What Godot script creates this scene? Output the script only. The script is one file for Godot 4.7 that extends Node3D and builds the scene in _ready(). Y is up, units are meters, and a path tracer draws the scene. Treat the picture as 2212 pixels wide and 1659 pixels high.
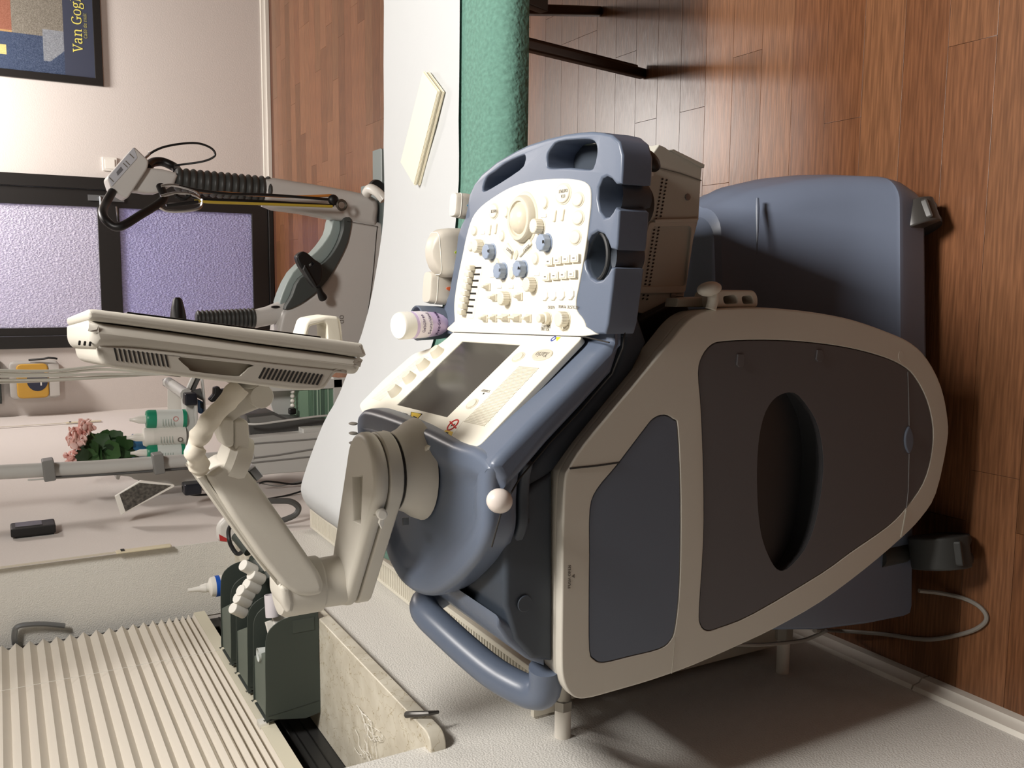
extends Node3D

class MB:
	# collects triangles (counter-clockwise seen from outside), then works out normals with a crease angle
	var t := PackedVector3Array()
	var uv := PackedVector2Array()
	func tri(a: Vector3, b: Vector3, c: Vector3) -> void:
		if (b - a).cross(c - a).length_squared() > 1e-18:
			t.append(a); t.append(b); t.append(c)
	func quad(a: Vector3, b: Vector3, c: Vector3, d: Vector3) -> void:
		tri(a, b, c); tri(a, c, d)
	func add(o: MB, x: Transform3D) -> void:
		for p in o.t:
			t.append(x * p)
	func strip(a: PackedVector3Array, b: PackedVector3Array, closed := true) -> void:
		var n := a.size()
		for i in (n if closed else n - 1):
			var j := (i + 1) % n
			quad(a[i], a[j], b[j], b[i])
	func fan(a: PackedVector3Array, flip := false) -> void:
		var c := Vector3.ZERO
		for p in a: c += p
		c /= a.size()
		for i in a.size():
			var j := (i + 1) % a.size()
			if flip: tri(c, a[j], a[i])
			else: tri(c, a[i], a[j])
	func loft(rings: Array, cap0 := true, cap1 := true) -> MB:
		for i in rings.size() - 1:
			strip(rings[i], rings[i + 1])
		if cap0: fan(rings[0], true)
		if cap1: fan(rings[-1])
		return self
	func lathe(x: Transform3D, prof: PackedVector2Array, n := 24) -> MB:
		# prof: (radius, height along local y), from bottom to top
		var rings := []
		for p in prof:
			var r := PackedVector3Array()
			for i in n:
				var a := -TAU * i / n
				r.append(x * Vector3(cos(a) * maxf(p.x, 1e-5), p.y, sin(a) * maxf(p.x, 1e-5)))
			rings.append(r)
		return loft(rings, prof[0].x > 1e-4, prof[-1].x > 1e-4)
	func tube(path: PackedVector3Array, r, n := 8, closed := false) -> MB:
		var rings := []
		var m := path.size()
		var nor := Vector3.ZERO
		for i in m:
			var a: Vector3 = path[(i - 1 + m) % m] if (closed or i > 0) else path[i]
			var b: Vector3 = path[(i + 1) % m] if (closed or i < m - 1) else path[i]
			var d := (b - a).normalized()
			if i == 0:
				nor = d.cross(Vector3.UP if absf(d.y) < 0.9 else Vector3.RIGHT).normalized()
			else:
				nor = (nor - d * nor.dot(d)).normalized()
			var bi := d.cross(nor)
			var rr: float = r[i] if r is Array or r is PackedFloat32Array else r
			var ring := PackedVector3Array()
			for k in n:
				var q := TAU * k / n
				ring.append(path[i] + (nor * cos(q) + bi * sin(q)) * rr)
			rings.append(ring)
		if closed: rings.append(rings[0])
		return loft(rings, not closed, not closed)
	func prism(x: Transform3D, outer: PackedVector2Array, z0: float, z1: float, bev := 0.0, holes := [], segs := 3, both := true, hb := 0.5) -> MB:
		# a plate between local z0 (back) and z1 (front), the edges rounded by bev
		var loops := [ccw(outer, true)]
		for h in holes: loops.append(ccw(h, false))
		var steps := []   # (inset, z)
		if bev > 0.0:
			if both:
				for s in segs + 1:
					var a := PI / 2 * s / segs
					steps.append(Vector2(bev * (1 - sin(a)), z0 + bev * (1 - cos(a))))
			else: steps.append(Vector2(0, z0))
			for s in segs + 1:
				var a := PI / 2 * s / segs
				steps.append(Vector2(bev * (1 - cos(a)), z1 - bev * (1 - sin(a))))
		else:
			steps = [Vector2(0, z0), Vector2(0, z1)]
		var first := []
		var last := []
		for li in loops.size():
			var lp: PackedVector2Array = loops[li]
			var prev := PackedVector3Array()
			var q := PackedVector2Array()
			for i in steps.size():
				q = inset(lp, steps[i].x * (1.0 if li == 0 else hb))
				var ring := PackedVector3Array()
				for p in q: ring.append(x * Vector3(p.x, p.y, steps[i].y))
				if i == 0: first.append([q, lp, steps[i].x * (1.0 if li == 0 else hb)])
				else: strip(prev, ring)
				prev = ring
			last.append([q, lp, steps[-1].x * (1.0 if li == 0 else hb)])
		cap(x, first, steps[0].y, true)
		cap(x, last, steps[-1].y, false)
		return self
	func cap(x: Transform3D, loops: Array, z: float, flip: bool) -> void:
		for l in loops.size():   # an inset that crosses itself is offset properly for the cap
			var q: PackedVector2Array = loops[l][0]
			if crosses(q):
				var best := 0.0
				for o in Geometry2D.offset_polygon(big(ccw(loops[l][1], true), 1000.0), (-1000.0 if l == 0 else 1000.0) * loops[l][2], Geometry2D.JOIN_MITER):
					if absf(area(o)) > best:
						best = absf(area(o)); q = big(ccw(o, l == 0), 0.001)
			loops[l] = q
		var poly := big(loops[0], 1000.0)   # triangulation works in coarse units
		var rest := loops.slice(1)
		rest.sort_custom(func(a, b): return xmax(a) > xmax(b))
		for i in rest.size(): rest[i] = big(rest[i], 1000.0)
		for h in rest: poly = bridge(poly, h, rest)
		var idx := ears(poly)
		poly = big(poly, 0.001)
		for i in range(0, idx.size(), 3):
			var a := poly[idx[i]]; var b := poly[idx[i + 1]]; var c := poly[idx[i + 2]]
			if ((b - a).cross(c - a) < 0) != flip:
				var s := b; b = c; c = s
			tri(x * Vector3(a.x, a.y, z), x * Vector3(b.x, b.y, z), x * Vector3(c.x, c.y, z))
	static func big(p: PackedVector2Array, k: float) -> PackedVector2Array:
		return Transform2D(Vector2(k, 0), Vector2(0, k), Vector2.ZERO) * p
	static func crosses(p: PackedVector2Array) -> bool:
		var n := p.size()
		for i in n:
			for j in range(i + 2, n):
				if i == 0 and j == n - 1: continue
				if Geometry2D.segment_intersects_segment(p[i], p[(i + 1) % n], p[j], p[(j + 1) % n]) != null: return true
		return false
	static func ears(p: PackedVector2Array) -> PackedInt32Array:   # ear clipping that copes with bridged holes
		var r := PackedInt32Array()
		var ix: Array = range(p.size())
		var start := 0
		while ix.size() > 3:
			var n := ix.size()
			var found := -1
			for q in n:
				var i := (start + q) % n
				var a := p[ix[(i - 1 + n) % n]]; var b := p[ix[i]]; var c := p[ix[(i + 1) % n]]
				if (b - a).cross(c - b) <= 1e-9: continue
				var ok := true
				for j in ix:
					var t1 := p[j]
					if t1 == a or t1 == b or t1 == c: continue
					if (b - a).cross(t1 - a) > 1e-5 and (c - b).cross(t1 - b) > 1e-5 and (a - c).cross(t1 - c) > 1e-5:
						ok = false; break
				if ok:
					found = i; break
			if found < 0:
				for q in n:
					var a := p[ix[(q - 1 + n) % n]]; var b := p[ix[q]]; var c := p[ix[(q + 1) % n]]
					if absf((b - a).cross(c - b)) <= 1e-9: found = q; break
				if found < 0:
					for q in n:
						if (p[ix[q]] - p[ix[(q - 1 + n) % n]]).cross(p[ix[(q + 1) % n]] - p[ix[q]]) > 0: found = q; break
					if n > 9: push_warning("cap not filled %d of %d" % [n, p.size()])
					if found < 0: return r
			r.append(ix[(found - 1 + n) % n]); r.append(ix[found]); r.append(ix[(found + 1) % n])
			ix.remove_at(found)
			start = found
		r.append(ix[0]); r.append(ix[1]); r.append(ix[2])
		return r
	static func area(p: PackedVector2Array) -> float:
		var a := 0.0
		for i in p.size(): a += p[i].cross(p[(i + 1) % p.size()])
		return a
	static func xmax(p: PackedVector2Array) -> float:
		var m := -1e9
		for q in p: m = maxf(m, q.x)
		return m
	static func bridge(poly: PackedVector2Array, h: PackedVector2Array, all: Array) -> PackedVector2Array:
		var hi := 0
		var best := -1
		var bd := 1e18
		for j in h.size():
			for i in poly.size():
				var d := poly[i].distance_squared_to(h[j])
				if d < bd and clear(poly, poly[i], h[j]):
					var ok := true
					for o in all:
						if not clear(o, poly[i], h[j]):
							ok = false; break
					if ok:
						bd = d; best = i; hi = j
		if best < 0: best = 0
		var r := PackedVector2Array()
		for i in best + 1: r.append(poly[i])
		for i in h.size() + 1: r.append(h[(hi + i) % h.size()])
		for i in range(best, poly.size()): r.append(poly[i])
		return r
	static func clear(poly: PackedVector2Array, a: Vector2, b: Vector2) -> bool:
		for i in poly.size():
			var c := poly[i]; var d := poly[(i + 1) % poly.size()]
			if c == a or d == a or c == b or d == b: continue
			if Geometry2D.segment_intersects_segment(a, b, c, d) != null: return false
		return true
	static func ccw(p: PackedVector2Array, want: bool) -> PackedVector2Array:
		var q := p.duplicate()
		if Geometry2D.is_polygon_clockwise(q) == want: q.reverse()
		return q
	static func inset(p: PackedVector2Array, d: float) -> PackedVector2Array:
		if d == 0.0: return p
		var r := PackedVector2Array()
		var n := p.size()
		for i in n:
			var e1 := (p[i] - p[(i - 1 + n) % n]).normalized()
			var e2 := (p[(i + 1) % n] - p[i]).normalized()
			var m := (Vector2(-e1.y, e1.x) + Vector2(-e2.y, e2.x))
			var l := m.length()
			m = m / l if l > 1e-6 else Vector2(-e1.y, e1.x)
			r.append(p[i] + m * minf(d / maxf(m.dot(Vector2(-e1.y, e1.x)), 0.3), d * 2.0))
		return r
	func box(x: Transform3D, s: Vector3, bev := 0.0, rad := 0.0) -> MB:
		# a box of size s centred on x; rad rounds its upright edges
		var h := s / 2
		var o := PackedVector2Array([Vector2(-h.x, -h.y), Vector2(h.x, -h.y), Vector2(h.x, h.y), Vector2(-h.x, h.y)])
		if rad > 0.0: o = MB.rnd(o, rad, 4)
		return prism(x, o, -h.z, h.z, bev, [], 2)
	func ell(x: Transform3D, r: Vector3, n := 16, m := 10) -> MB:
		var pr := PackedVector2Array()
		for i in m + 1:
			var a := -PI / 2 + PI * i / m
			pr.append(Vector2(cos(a), sin(a)))
		pr[0].x = 0; pr[m].x = 0
		return lathe(x * Transform3D(Basis.from_scale(r)), pr, n)
	static func rnd(p: PackedVector2Array, r: float, n := 4) -> PackedVector2Array:
		var o := PackedVector2Array()
		var m := p.size()
		for i in m:
			var a := p[(i - 1 + m) % m] - p[i]
			var b := p[(i + 1) % m] - p[i]
			var l := minf(r, 0.49 * minf(a.length(), b.length()))
			var s := p[i] + a.normalized() * l
			var e := p[i] + b.normalized() * l
			for k in n + 1:
				var t1 := float(k) / n
				o.append(s.lerp(p[i], t1).lerp(p[i].lerp(e, t1), t1))
		return o
	func mesh(angle := 38.0) -> ArrayMesh:
		var lim := cos(deg_to_rad(angle))
		var n := t.size() / 3
		var fn := PackedVector3Array()
		fn.resize(n)
		var at := {}
		for i in n:
			fn[i] = (t[i * 3 + 1] - t[i * 3]).cross(t[i * 3 + 2] - t[i * 3])
			for k in 3:
				var key := Vector3i((t[i * 3 + k] * 20000.0).round())
				if at.has(key): at[key].append(i)
				else: at[key] = [i]
		var vs := PackedVector3Array()
		var ns := PackedVector3Array()
		for i in n:
			var me := fn[i].normalized()
			for k in [0, 2, 1]:
				var p := t[i * 3 + k]
				var s := Vector3.ZERO
				for f in at[Vector3i((p * 20000.0).round())]:
					if fn[f].normalized().dot(me) > lim: s += fn[f]
				vs.append(p)
				ns.append(s.normalized() if s.length_squared() > 0 else me)
		var arr := []
		arr.resize(Mesh.ARRAY_MAX)
		arr[Mesh.ARRAY_VERTEX] = vs
		arr[Mesh.ARRAY_NORMAL] = ns
		if uv.size() == vs.size():
			var u := PackedVector2Array()
			for i in n:
				for k in [0, 2, 1]: u.append(uv[i * 3 + k])
			arr[Mesh.ARRAY_TEX_UV] = u
		var am := ArrayMesh.new()
		am.add_surface_from_arrays(Mesh.PRIMITIVE_TRIANGLES, arr)
		return am

# ---- small helpers -------------------------------------------------------
func P(a: Array) -> PackedVector2Array:      # tenths of a millimetre
	var r := PackedVector2Array()
	for i in range(0, a.size(), 2): r.append(Vector2(a[i], a[i + 1]) * 1e-4)
	return r
func V(a: Array) -> PackedVector3Array:
	var r := PackedVector3Array()
	for i in range(0, a.size(), 3): r.append(Vector3(a[i], a[i + 1], a[i + 2]) * 1e-4)
	return r
func F(a: Array) -> Transform3D:             # origin, x axis, y axis
	var ex := Vector3(a[3], a[4], a[5]).normalized()
	var ey := Vector3(a[6], a[7], a[8])
	ey = (ey - ex * ey.dot(ex)).normalized()
	return Transform3D(ex, ey, ex.cross(ey), Vector3(a[0], a[1], a[2]))
func T(o: Vector3, rx := 0.0, ry := 0.0, rz := 0.0) -> Transform3D:
	return Transform3D(Basis.from_euler(Vector3(deg_to_rad(rx), deg_to_rad(ry), deg_to_rad(rz))), o)
func along(a: Vector3, b: Vector3) -> Transform3D:   # at a, local y towards b
	var y := (b - a).normalized()
	var x := y.cross(Vector3.FORWARD if absf(y.z) < 0.9 else Vector3.UP).normalized()
	return Transform3D(x, y, x.cross(y), a)
func cr(p: PackedVector2Array, n := 4, closed := true) -> PackedVector2Array:   # a smooth curve through the points
	var o := PackedVector2Array()
	var m := p.size()
	for i in (m if closed else m - 1):
		var a := p[(i - 1 + m) % m] if closed or i > 0 else p[i]
		var b := p[i]
		var c := p[(i + 1) % m]
		var d := p[(i + 2) % m] if closed or i < m - 2 else c
		for k in n: o.append(b.cubic_interpolate(c, a, d, float(k) / n))
	if not closed: o.append(p[m - 1])
	return o
func cr3(p: PackedVector3Array, n := 5) -> PackedVector3Array:
	var o := PackedVector3Array()
	var m := p.size()
	for i in m - 1:
		for k in n: o.append(p[i].cubic_interpolate(p[i + 1], p[maxi(i - 1, 0)], p[mini(i + 2, m - 1)], float(k) / n))
	o.append(p[m - 1])
	return o
func rnd(p: PackedVector2Array, r: float, n := 4) -> PackedVector2Array:
	return MB.rnd(p, r, n)
func rect(w: float, h: float, r := 0.0) -> PackedVector2Array:
	var p := PackedVector2Array([Vector2(-w, -h) / 2, Vector2(w, -h) / 2, Vector2(w, h) / 2, Vector2(-w, h) / 2])
	return rnd(p, r) if r > 0 else p
func oval(a: float, b: float, n := 24) -> PackedVector2Array:
	var p := PackedVector2Array()
	for i in n: p.append(Vector2(cos(TAU * i / n) * a, sin(TAU * i / n) * b))
	return p
func shift(p: PackedVector2Array, d: Vector2) -> PackedVector2Array:
	return Transform2D(0, d) * p
func mid(p: PackedVector2Array) -> Vector2:
	var c := Vector2.ZERO
	for q in p: c += q
	return c / p.size()

var taken := {}
func mat(c: Color, rough := 0.6, metal := 0.0) -> StandardMaterial3D:
	var m := StandardMaterial3D.new()
	m.albedo_color = c
	m.roughness = rough
	m.metallic = metal
	return m
func numbered(called: String) -> String:
	taken[called] = taken.get(called, -1) + 1
	return called if taken[called] == 0 else "%s_%03d" % [called, taken[called]]
func tag(o: Node, label: String, category: String, group := "") -> Node:
	o.set_meta("label", label); o.set_meta("category", category)
	if group: o.set_meta("group", group)
	return o
func thing(called: String, label: String, category: String, group := "", at := Vector3.ZERO) -> Node3D:
	var o := Node3D.new()
	o.name = numbered(called); o.position = at
	add_child(o)
	tag(o, label, category, group)
	return o
func part(called: String, b, m: Material, parent: Node, angle := 38.0) -> MeshInstance3D:
	var o := MeshInstance3D.new()
	o.name = called
	var me: Mesh = b.mesh(angle) if b is MB else b
	o.mesh = me
	o.material_override = m
	parent.add_child(o, true)
	return o
func solo(called: String, b, m: Material, label: String, category: String, group := "") -> MeshInstance3D:
	var o := part(numbered(called), b, m, self)
	tag(o, label, category, group)
	return o
func struct(called: String, b, m: Material, parent: Node = self) -> MeshInstance3D:
	var o := part(called, b, m, parent)
	if parent == self: o.set_meta("kind", "structure")
	return o
func lettering(txt: String, x: Transform3D, size: float, m: Material, parent: Node, font := "Droid Sans", called := "lettering", italic := false, bend := 0.0) -> MeshInstance3D:
	# flat print a fraction of a millimetre proud; x: centre, local x reading direction, z outwards; size: capital height; bend: radius of a cylinder
	var f := SystemFont.new()
	f.font_names = PackedStringArray([font])
	f.font_italic = italic
	var tm := TextMesh.new()
	tm.text = txt; tm.font = f; tm.font_size = 64; tm.pixel_size = size / 46.0; tm.depth = 0.0006
	var o := MeshInstance3D.new()
	o.name = called
	if bend > 0.0:
		var a := tm.get_mesh_arrays()
		var vs: PackedVector3Array = a[Mesh.ARRAY_VERTEX]
		var ns: PackedVector3Array = a[Mesh.ARRAY_NORMAL]
		for i in vs.size():
			var an := vs[i].x / bend
			vs[i] = Vector3(sin(an) * (bend + vs[i].z), vs[i].y, cos(an) * (bend + vs[i].z) - bend)
			ns[i] = ns[i].rotated(Vector3.UP, an)
		a[Mesh.ARRAY_VERTEX] = vs; a[Mesh.ARRAY_NORMAL] = ns
		var am := ArrayMesh.new()
		am.add_surface_from_arrays(Mesh.PRIMITIVE_TRIANGLES, a)
		o.mesh = am
	else:
		o.mesh = tm
	o.material_override = m
	o.transform = x
	parent.add_child(o, true)
	return o
func noise_tex(seed_: int, freq: float, lo: Color, hi: Color, oct := 4, size := 512, normal := false, bump := 4.0, kind := FastNoiseLite.TYPE_SIMPLEX_SMOOTH) -> NoiseTexture2D:
	var n := FastNoiseLite.new()
	n.seed = seed_; n.frequency = freq; n.fractal_octaves = oct; n.noise_type = kind
	var t := NoiseTexture2D.new()
	t.width = size; t.height = size; t.seamless = true; t.noise = n
	if normal:
		t.as_normal_map = true; t.bump_strength = bump
	else:
		var g := Gradient.new()
		g.colors = PackedColorArray([lo, hi])
		t.color_ramp = g
	return t
func tri(m: StandardMaterial3D, scale: Vector3, world := true) -> StandardMaterial3D:
	m.uv1_triplanar = true; m.uv1_world_triplanar = world; m.uv1_scale = scale
	return m

var M := {}
func _ready() -> void:
	var cam := Camera3D.new()
	cam.name = "camera"
	cam.fov = 45.9115
	cam.near = 0.02
	cam.transform = Transform3D(Vector3(0.007491,-0.870395,0.492297), Vector3(0.993789,-0.048182,-0.100309), Vector3(0.111028,0.489991,0.864628), Vector3(0, 1.6, 0))
	add_child(cam)
	cam.current = true
	var we := WorldEnvironment.new()
	we.name = "world_environment"
	var env := Environment.new()
	env.background_mode = Environment.BG_COLOR
	env.background_color = Color(0.02, 0.022, 0.03)
	env.tonemap_mode = Environment.TONE_MAPPER_LINEAR
	env.tonemap_exposure = 1.0
	env.sdfgi_enabled = true; env.ssao_enabled = true; env.ssil_enabled = true
	we.environment = env
	add_child(we)
	materials()
	# ceiling lamps: one above the scanner, one above the exercise bike further in, one in the next room
	ceiling_lamp("opal ceiling lamp above the ultrasound scanner", Vector3(0.9, 2.8, -1.08), 0.34, Color(1.0, 0.98, 0.955), 8.4)
	ceiling_lamp("opal ceiling lamp above the far end of the room", Vector3(1.05, 2.8, -5.3), 0.34, Color(1.0, 0.97, 0.945), 7.5)
	ceiling_lamp("opal ceiling lamp in the corridor behind the glazed door", Vector3(0.1, 2.9, -7.1), 0.34, Color(0.93, 0.94, 1.0), 12.0)
	room()
	window_side()
	scanner()
	scanner_console()
	scanner_monitor()
	scanner_extras()
	couch()
	back_of_room()
	bike()
	trolley()
	rebase()

func materials() -> void:
	M.wall = mat(Color(0.86, 0.835, 0.815), 0.9)
	M.wall.heightmap_enabled = false
	M.wall.normal_enabled = true
	M.wall.normal_texture = noise_tex(3, 0.06, Color.BLACK, Color.WHITE, 3, 512, true, 3.0)
	M.wall.normal_scale = 0.15
	tri(M.wall, Vector3(3, 3, 3))
	M.rough_wall = mat(Color(0.88, 0.87, 0.845), 0.9)
	M.rough_wall.normal_enabled = true
	M.rough_wall.normal_texture = noise_tex(9, 0.09, Color.BLACK, Color.WHITE, 2, 512, true, 5.0)
	M.rough_wall.normal_scale = 0.4
	tri(M.rough_wall, Vector3(4, 4, 4))
	M.far_room = mat(Color(0.40, 0.36, 0.32), 0.9)
	M.ceiling = mat(Color(0.80, 0.79, 0.77), 0.9)
	M.white_paint = mat(Color(0.90, 0.88, 0.84), 0.45)
	M.beige = mat(Color(0.79, 0.772, 0.73), 0.5)
	M.beige.normal_enabled = true
	M.beige.normal_texture = noise_tex(5, 0.25, Color.BLACK, Color.WHITE, 2, 256, true, 1.5)
	M.beige.normal_scale = 0.12
	tri(M.beige, Vector3(14, 14, 14))
	M.beige_dark = mat(Color(0.67, 0.65, 0.60), 0.55)
	M.cream = mat(Color(0.92, 0.90, 0.84), 0.5)
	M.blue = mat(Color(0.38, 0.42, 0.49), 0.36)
	M.blue.normal_enabled = true
	M.blue.normal_texture = M.beige.normal_texture
	M.blue.normal_scale = 0.12
	tri(M.blue, Vector3(14, 14, 14))
	M.blue_matt = mat(Color(0.385, 0.42, 0.48), 0.6)
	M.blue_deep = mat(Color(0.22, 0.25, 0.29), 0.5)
	M.brown_grey = mat(Color(0.36, 0.35, 0.36), 0.62)
	M.black = mat(Color(0.05, 0.05, 0.055), 0.45)
	M.black_gloss = mat(Color(0.04, 0.04, 0.045), 0.2)
	M.dark = mat(Color(0.13, 0.135, 0.14), 0.55)
	M.line = mat(Color(0.16, 0.15, 0.14), 0.8)
	M.grey_print = mat(Color(0.45, 0.43, 0.40), 0.7)
	M.white = mat(Color(0.93, 0.92, 0.89), 0.5)
	M.white_gloss = mat(Color(0.93, 0.92, 0.89), 0.25)
	M.chrome = mat(Color(0.75, 0.75, 0.76), 0.22, 1.0)
	M.steel = mat(Color(0.55, 0.56, 0.57), 0.4, 0.8)
	M.yellow = mat(Color(0.95, 0.80, 0.12), 0.5)
	M.red = mat(Color(0.78, 0.14, 0.13), 0.5)
	M.trim_black = mat(Color(0.115, 0.105, 0.10), 0.42)

func ceiling_lamp(label: String, at: Vector3, r: float, c: Color, e: float) -> void:
	var o := thing("ceiling_lamp", label, "lamp", "", at)
	part("base", MB.new().lathe(T(Vector3(0, -0.025, 0)), PackedVector2Array([Vector2(0, 0), Vector2(r + 0.02, 0), Vector2(r + 0.02, 0.025), Vector2(0, 0.025)]), 40), M.white, o)
	var glow := mat(Color(0.9, 0.9, 0.88), 0.5)
	glow.emission_enabled = true; glow.emission = c; glow.emission_energy_multiplier = 2.0
	part("diffuser", MB.new().lathe(T(Vector3(0, -0.075, 0)), PackedVector2Array([Vector2(0, 0), Vector2(r * 0.7, 0.004), Vector2(r * 0.94, 0.018), Vector2(r, 0.05), Vector2(0, 0.05)]), 40), glow, o)
	var l := AreaLight3D.new()
	l.name = "light"
	l.area_size = Vector2(r * 1.7, r * 1.7)
	l.light_color = c; l.light_energy = e
	l.area_range = 12.0
	l.shadow_enabled = true
	l.position = Vector3(0, -0.085, 0)
	l.rotation_degrees = Vector3(-90, 0, 0)
	o.add_child(l)

func room() -> void:
	# ---- floor: laminate strips running along the back wall
	var base := mat(Color(0.36, 0.22, 0.15), 0.5)
	struct("floor", MB.new().box(T(Vector3(1.2, -0.052, -1.4)), Vector3(4.4, 0.1, 10.0)), base)
	var fl: Node = get_node("floor")
	var woods := []
	for i in 9:
		var d: float = [0.0, 0.03, -0.025, 0.05, -0.04, 0.015, -0.015, 0.035, 0.0][i]
		var red: float = [0.0, 0.02, -0.01, 0.0, 0.02, -0.02, 0.01, 0.0, 0.03][i]
		var m := mat(Color.WHITE, 0.30)
		m.albedo_texture = noise_tex(20 + i % 3, 0.02, Color(0.35 + d + red * 0.4, 0.225 + d * 0.8, 0.14 + d * 0.7), Color(0.53 + d + red * 0.4, 0.355 + d * 0.8, 0.235 + d * 0.7), 5, 512)
		m.normal_enabled = true
		m.normal_texture = noise_tex(31, 0.03, Color.BLACK, Color.WHITE, 4, 512, true, 3.0)
		m.normal_scale = 0.07
		tri(m, Vector3(0.7, 1, 14.0), true)
		m.uv1_offset = Vector3(i * 0.37, 0, i * 0.21)
		woods.append(m)
	var rng := RandomNumberGenerator.new()
	rng.seed = 7
	var meshes := {}
	var w := 0.098
	for r in range(0, 56):
		var z := -0.56 - r * w
		if z - w < -6.03: break
		var x := -0.798
		var row_max := 0.95 if z > -2.2 else 1.85
		x += 0.0
		var first := true
		while x < row_max:
			var l := (0.25 + 0.1 * rng.randi_range(0, 5)) if first else (0.5 + 0.1 * rng.randi_range(0, 5))
			first = false
			var key := roundi(l * 100)
			if not meshes.has(key):
				meshes[key] = MB.new().box(T(Vector3.ZERO, -90), Vector3(l - 0.0005, w - 0.0005, 0.008), 0.0006).mesh()
			var o := MeshInstance3D.new()
			o.name = "plank"
			o.mesh = meshes[key]
			o.material_override = woods[rng.randi_range(0, 8)]
			o.position = Vector3(x + l / 2, -0.004, z - w / 2)
			fl.add_child(o, true)
			x += l
	# ---- walls, each with thickness
	struct("wall_back", MB.new().prism(T(Vector3(0, 0, -6.03)), PackedVector2Array([Vector2(-1.2, 0), Vector2(-0.40, 0), Vector2(-0.40, 2.04), Vector2(0.60, 2.04), Vector2(0.60, 0), Vector2(3.4, 0), Vector2(3.4, 3.0), Vector2(-1.2, 3.0)]), -0.14, 0), M.wall)
	struct("wall_right", MB.new().box(T(Vector3(3.3, 1.5, -1.4)), Vector3(0.2, 3.0, 10.0)), M.far_room)
	struct("wall_front", MB.new().box(T(Vector3(1.2, 1.5, 3.5)), Vector3(4.4, 3.0, 0.2)), M.far_room)
	struct("ceiling", MB.new().box(T(Vector3(1.2, 2.87, -1.4)), Vector3(4.6, 0.12, 10.2)), M.ceiling)
	# the left wall with its deep window opening: z -2.825 .. -1.36, y 0.965 .. 2.4
	struct("wall_left", MB.new().box(T(Vector3(-1.0, 0.481, 0.29)), Vector3(0.40, 0.962, 6.23)), M.rough_wall)
	struct("wall_left_001", MB.new().box(T(Vector3(-1.0, 1.5, -4.5125)), Vector3(0.40, 3.0, 3.375)), M.wall)
	struct("wall_left_002", MB.new().box(T(Vector3(-1.0, 2.725, 0.29)), Vector3(0.40, 0.55, 6.23)), M.rough_wall)
	struct("wall_left_003", MB.new().box(T(Vector3(-1.0, 1.706, 1.015)), Vector3(0.40, 1.488, 4.77)), M.rough_wall)
	struct("wall_left_reveal", MB.new().box(T(Vector3(-0.915, 1.706, -2.8225)), Vector3(0.23, 1.488, 0.005)), M.rough_wall)
	# skirting
	var sk := PackedVector2Array([Vector2(0, 0), Vector2(0.018, 0), Vector2(0.018, 0.022), Vector2(0.011, 0.030), Vector2(0.009, 0.048), Vector2(0, 0.052)])
	struct("baseboard_left", skirt(sk, Transform3D(Vector3(1, 0, 0), Vector3(0, 1, 0), Vector3(0, 0, 1), Vector3(-0.8, 0, -6.03)), 4.92), M.white_paint)
	struct("baseboard_left_001", skirt(sk, Transform3D(Vector3(1, 0, 0), Vector3(0, 1, 0), Vector3(0, 0, 1), Vector3(-0.8, 0, -1.107)), 4.4), M.white_paint)
	struct("baseboard_back", skirt(sk, Transform3D(Vector3(0, 0, 1), Vector3(0, 1, 0), Vector3(-1, 0, 0), Vector3(3.2, 0, -6.03)), 2.60), M.white_paint)
	struct("baseboard_back_001", skirt(sk, Transform3D(Vector3(0, 0, 1), Vector3(0, 1, 0), Vector3(-1, 0, 0), Vector3(-0.40, 0, -6.03)), 0.4), M.white_paint)
	# ---- glazed door in the back wall
	var px := F([0, 0, -6.02, 1, 0, 0, 0, 1, 0])
	var outer := PackedVector2Array([Vector2(-0.405, 0), Vector2(0.605, 0), Vector2(0.605, 2.05), Vector2(-0.405, 2.05)])
	var hole := PackedVector2Array([Vector2(-0.335, 0.03), Vector2(0.535, 0.03), Vector2(0.535, 1.98), Vector2(-0.335, 1.98)])
	var d := Node3D.new()
	d.name = "door_1"; d.set_meta("kind", "structure"); add_child(d)
	part("frame", MB.new().prism(px, outer, -0.10, 0.012, 0.004, [hole]), M.trim_black, d)
	var leaf := PackedVector2Array([Vector2(-0.333, 0.032), Vector2(0.533, 0.032), Vector2(0.533, 1.978), Vector2(-0.333, 1.978)])
	var lo := PackedVector2Array([Vector2(-0.285, 0.135), Vector2(0.432, 0.135), Vector2(0.432, 0.93), Vector2(-0.285, 0.93)])
	var up := PackedVector2Array([Vector2(-0.285, 1.05), Vector2(0.432, 1.05), Vector2(0.432, 1.86), Vector2(-0.285, 1.86)])
	part("leaf", MB.new().prism(px, leaf, -0.045, -0.005, 0.004, [lo, up]), M.trim_black, d)
	var glass := mat(Color(1.0, 0.99, 1.0), 0.3)
	glass.albedo_texture = noise_tex(12, 0.09, Color(0.74, 0.74, 0.78), Color(1.0, 1.0, 1.0), 3, 512, false, 0, FastNoiseLite.TYPE_CELLULAR)
	glass.normal_enabled = true
	glass.normal_texture = noise_tex(13, 0.10, Color.BLACK, Color.WHITE, 3, 512, true, 10.0, FastNoiseLite.TYPE_CELLULAR)
	glass.normal_scale = 0.45
	glass.backlight_enabled = true
	glass.backlight = Color(0.8, 0.79, 0.85)
	tri(glass, Vector3(2.2, 1.4, 2.2))
	var glass2: StandardMaterial3D = glass.duplicate()
	glass2.albedo_color = Color(0.90, 0.90, 1.0)
	part("pane", MB.new().prism(px, lo, -0.028, -0.022), glass2, d)
	part("pane", MB.new().prism(px, up, -0.028, -0.022), glass, d)
	var hd := MB.new()
	hd.tube(V([4850, 10350, -60200, 4850, 10350, -59750]), 0.010, 10)
	hd.tube(cr3(V([4850, 10350, -59750, 4750, 10350, -59700, 3600, 10350, -59700])), 0.009, 10)
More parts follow.
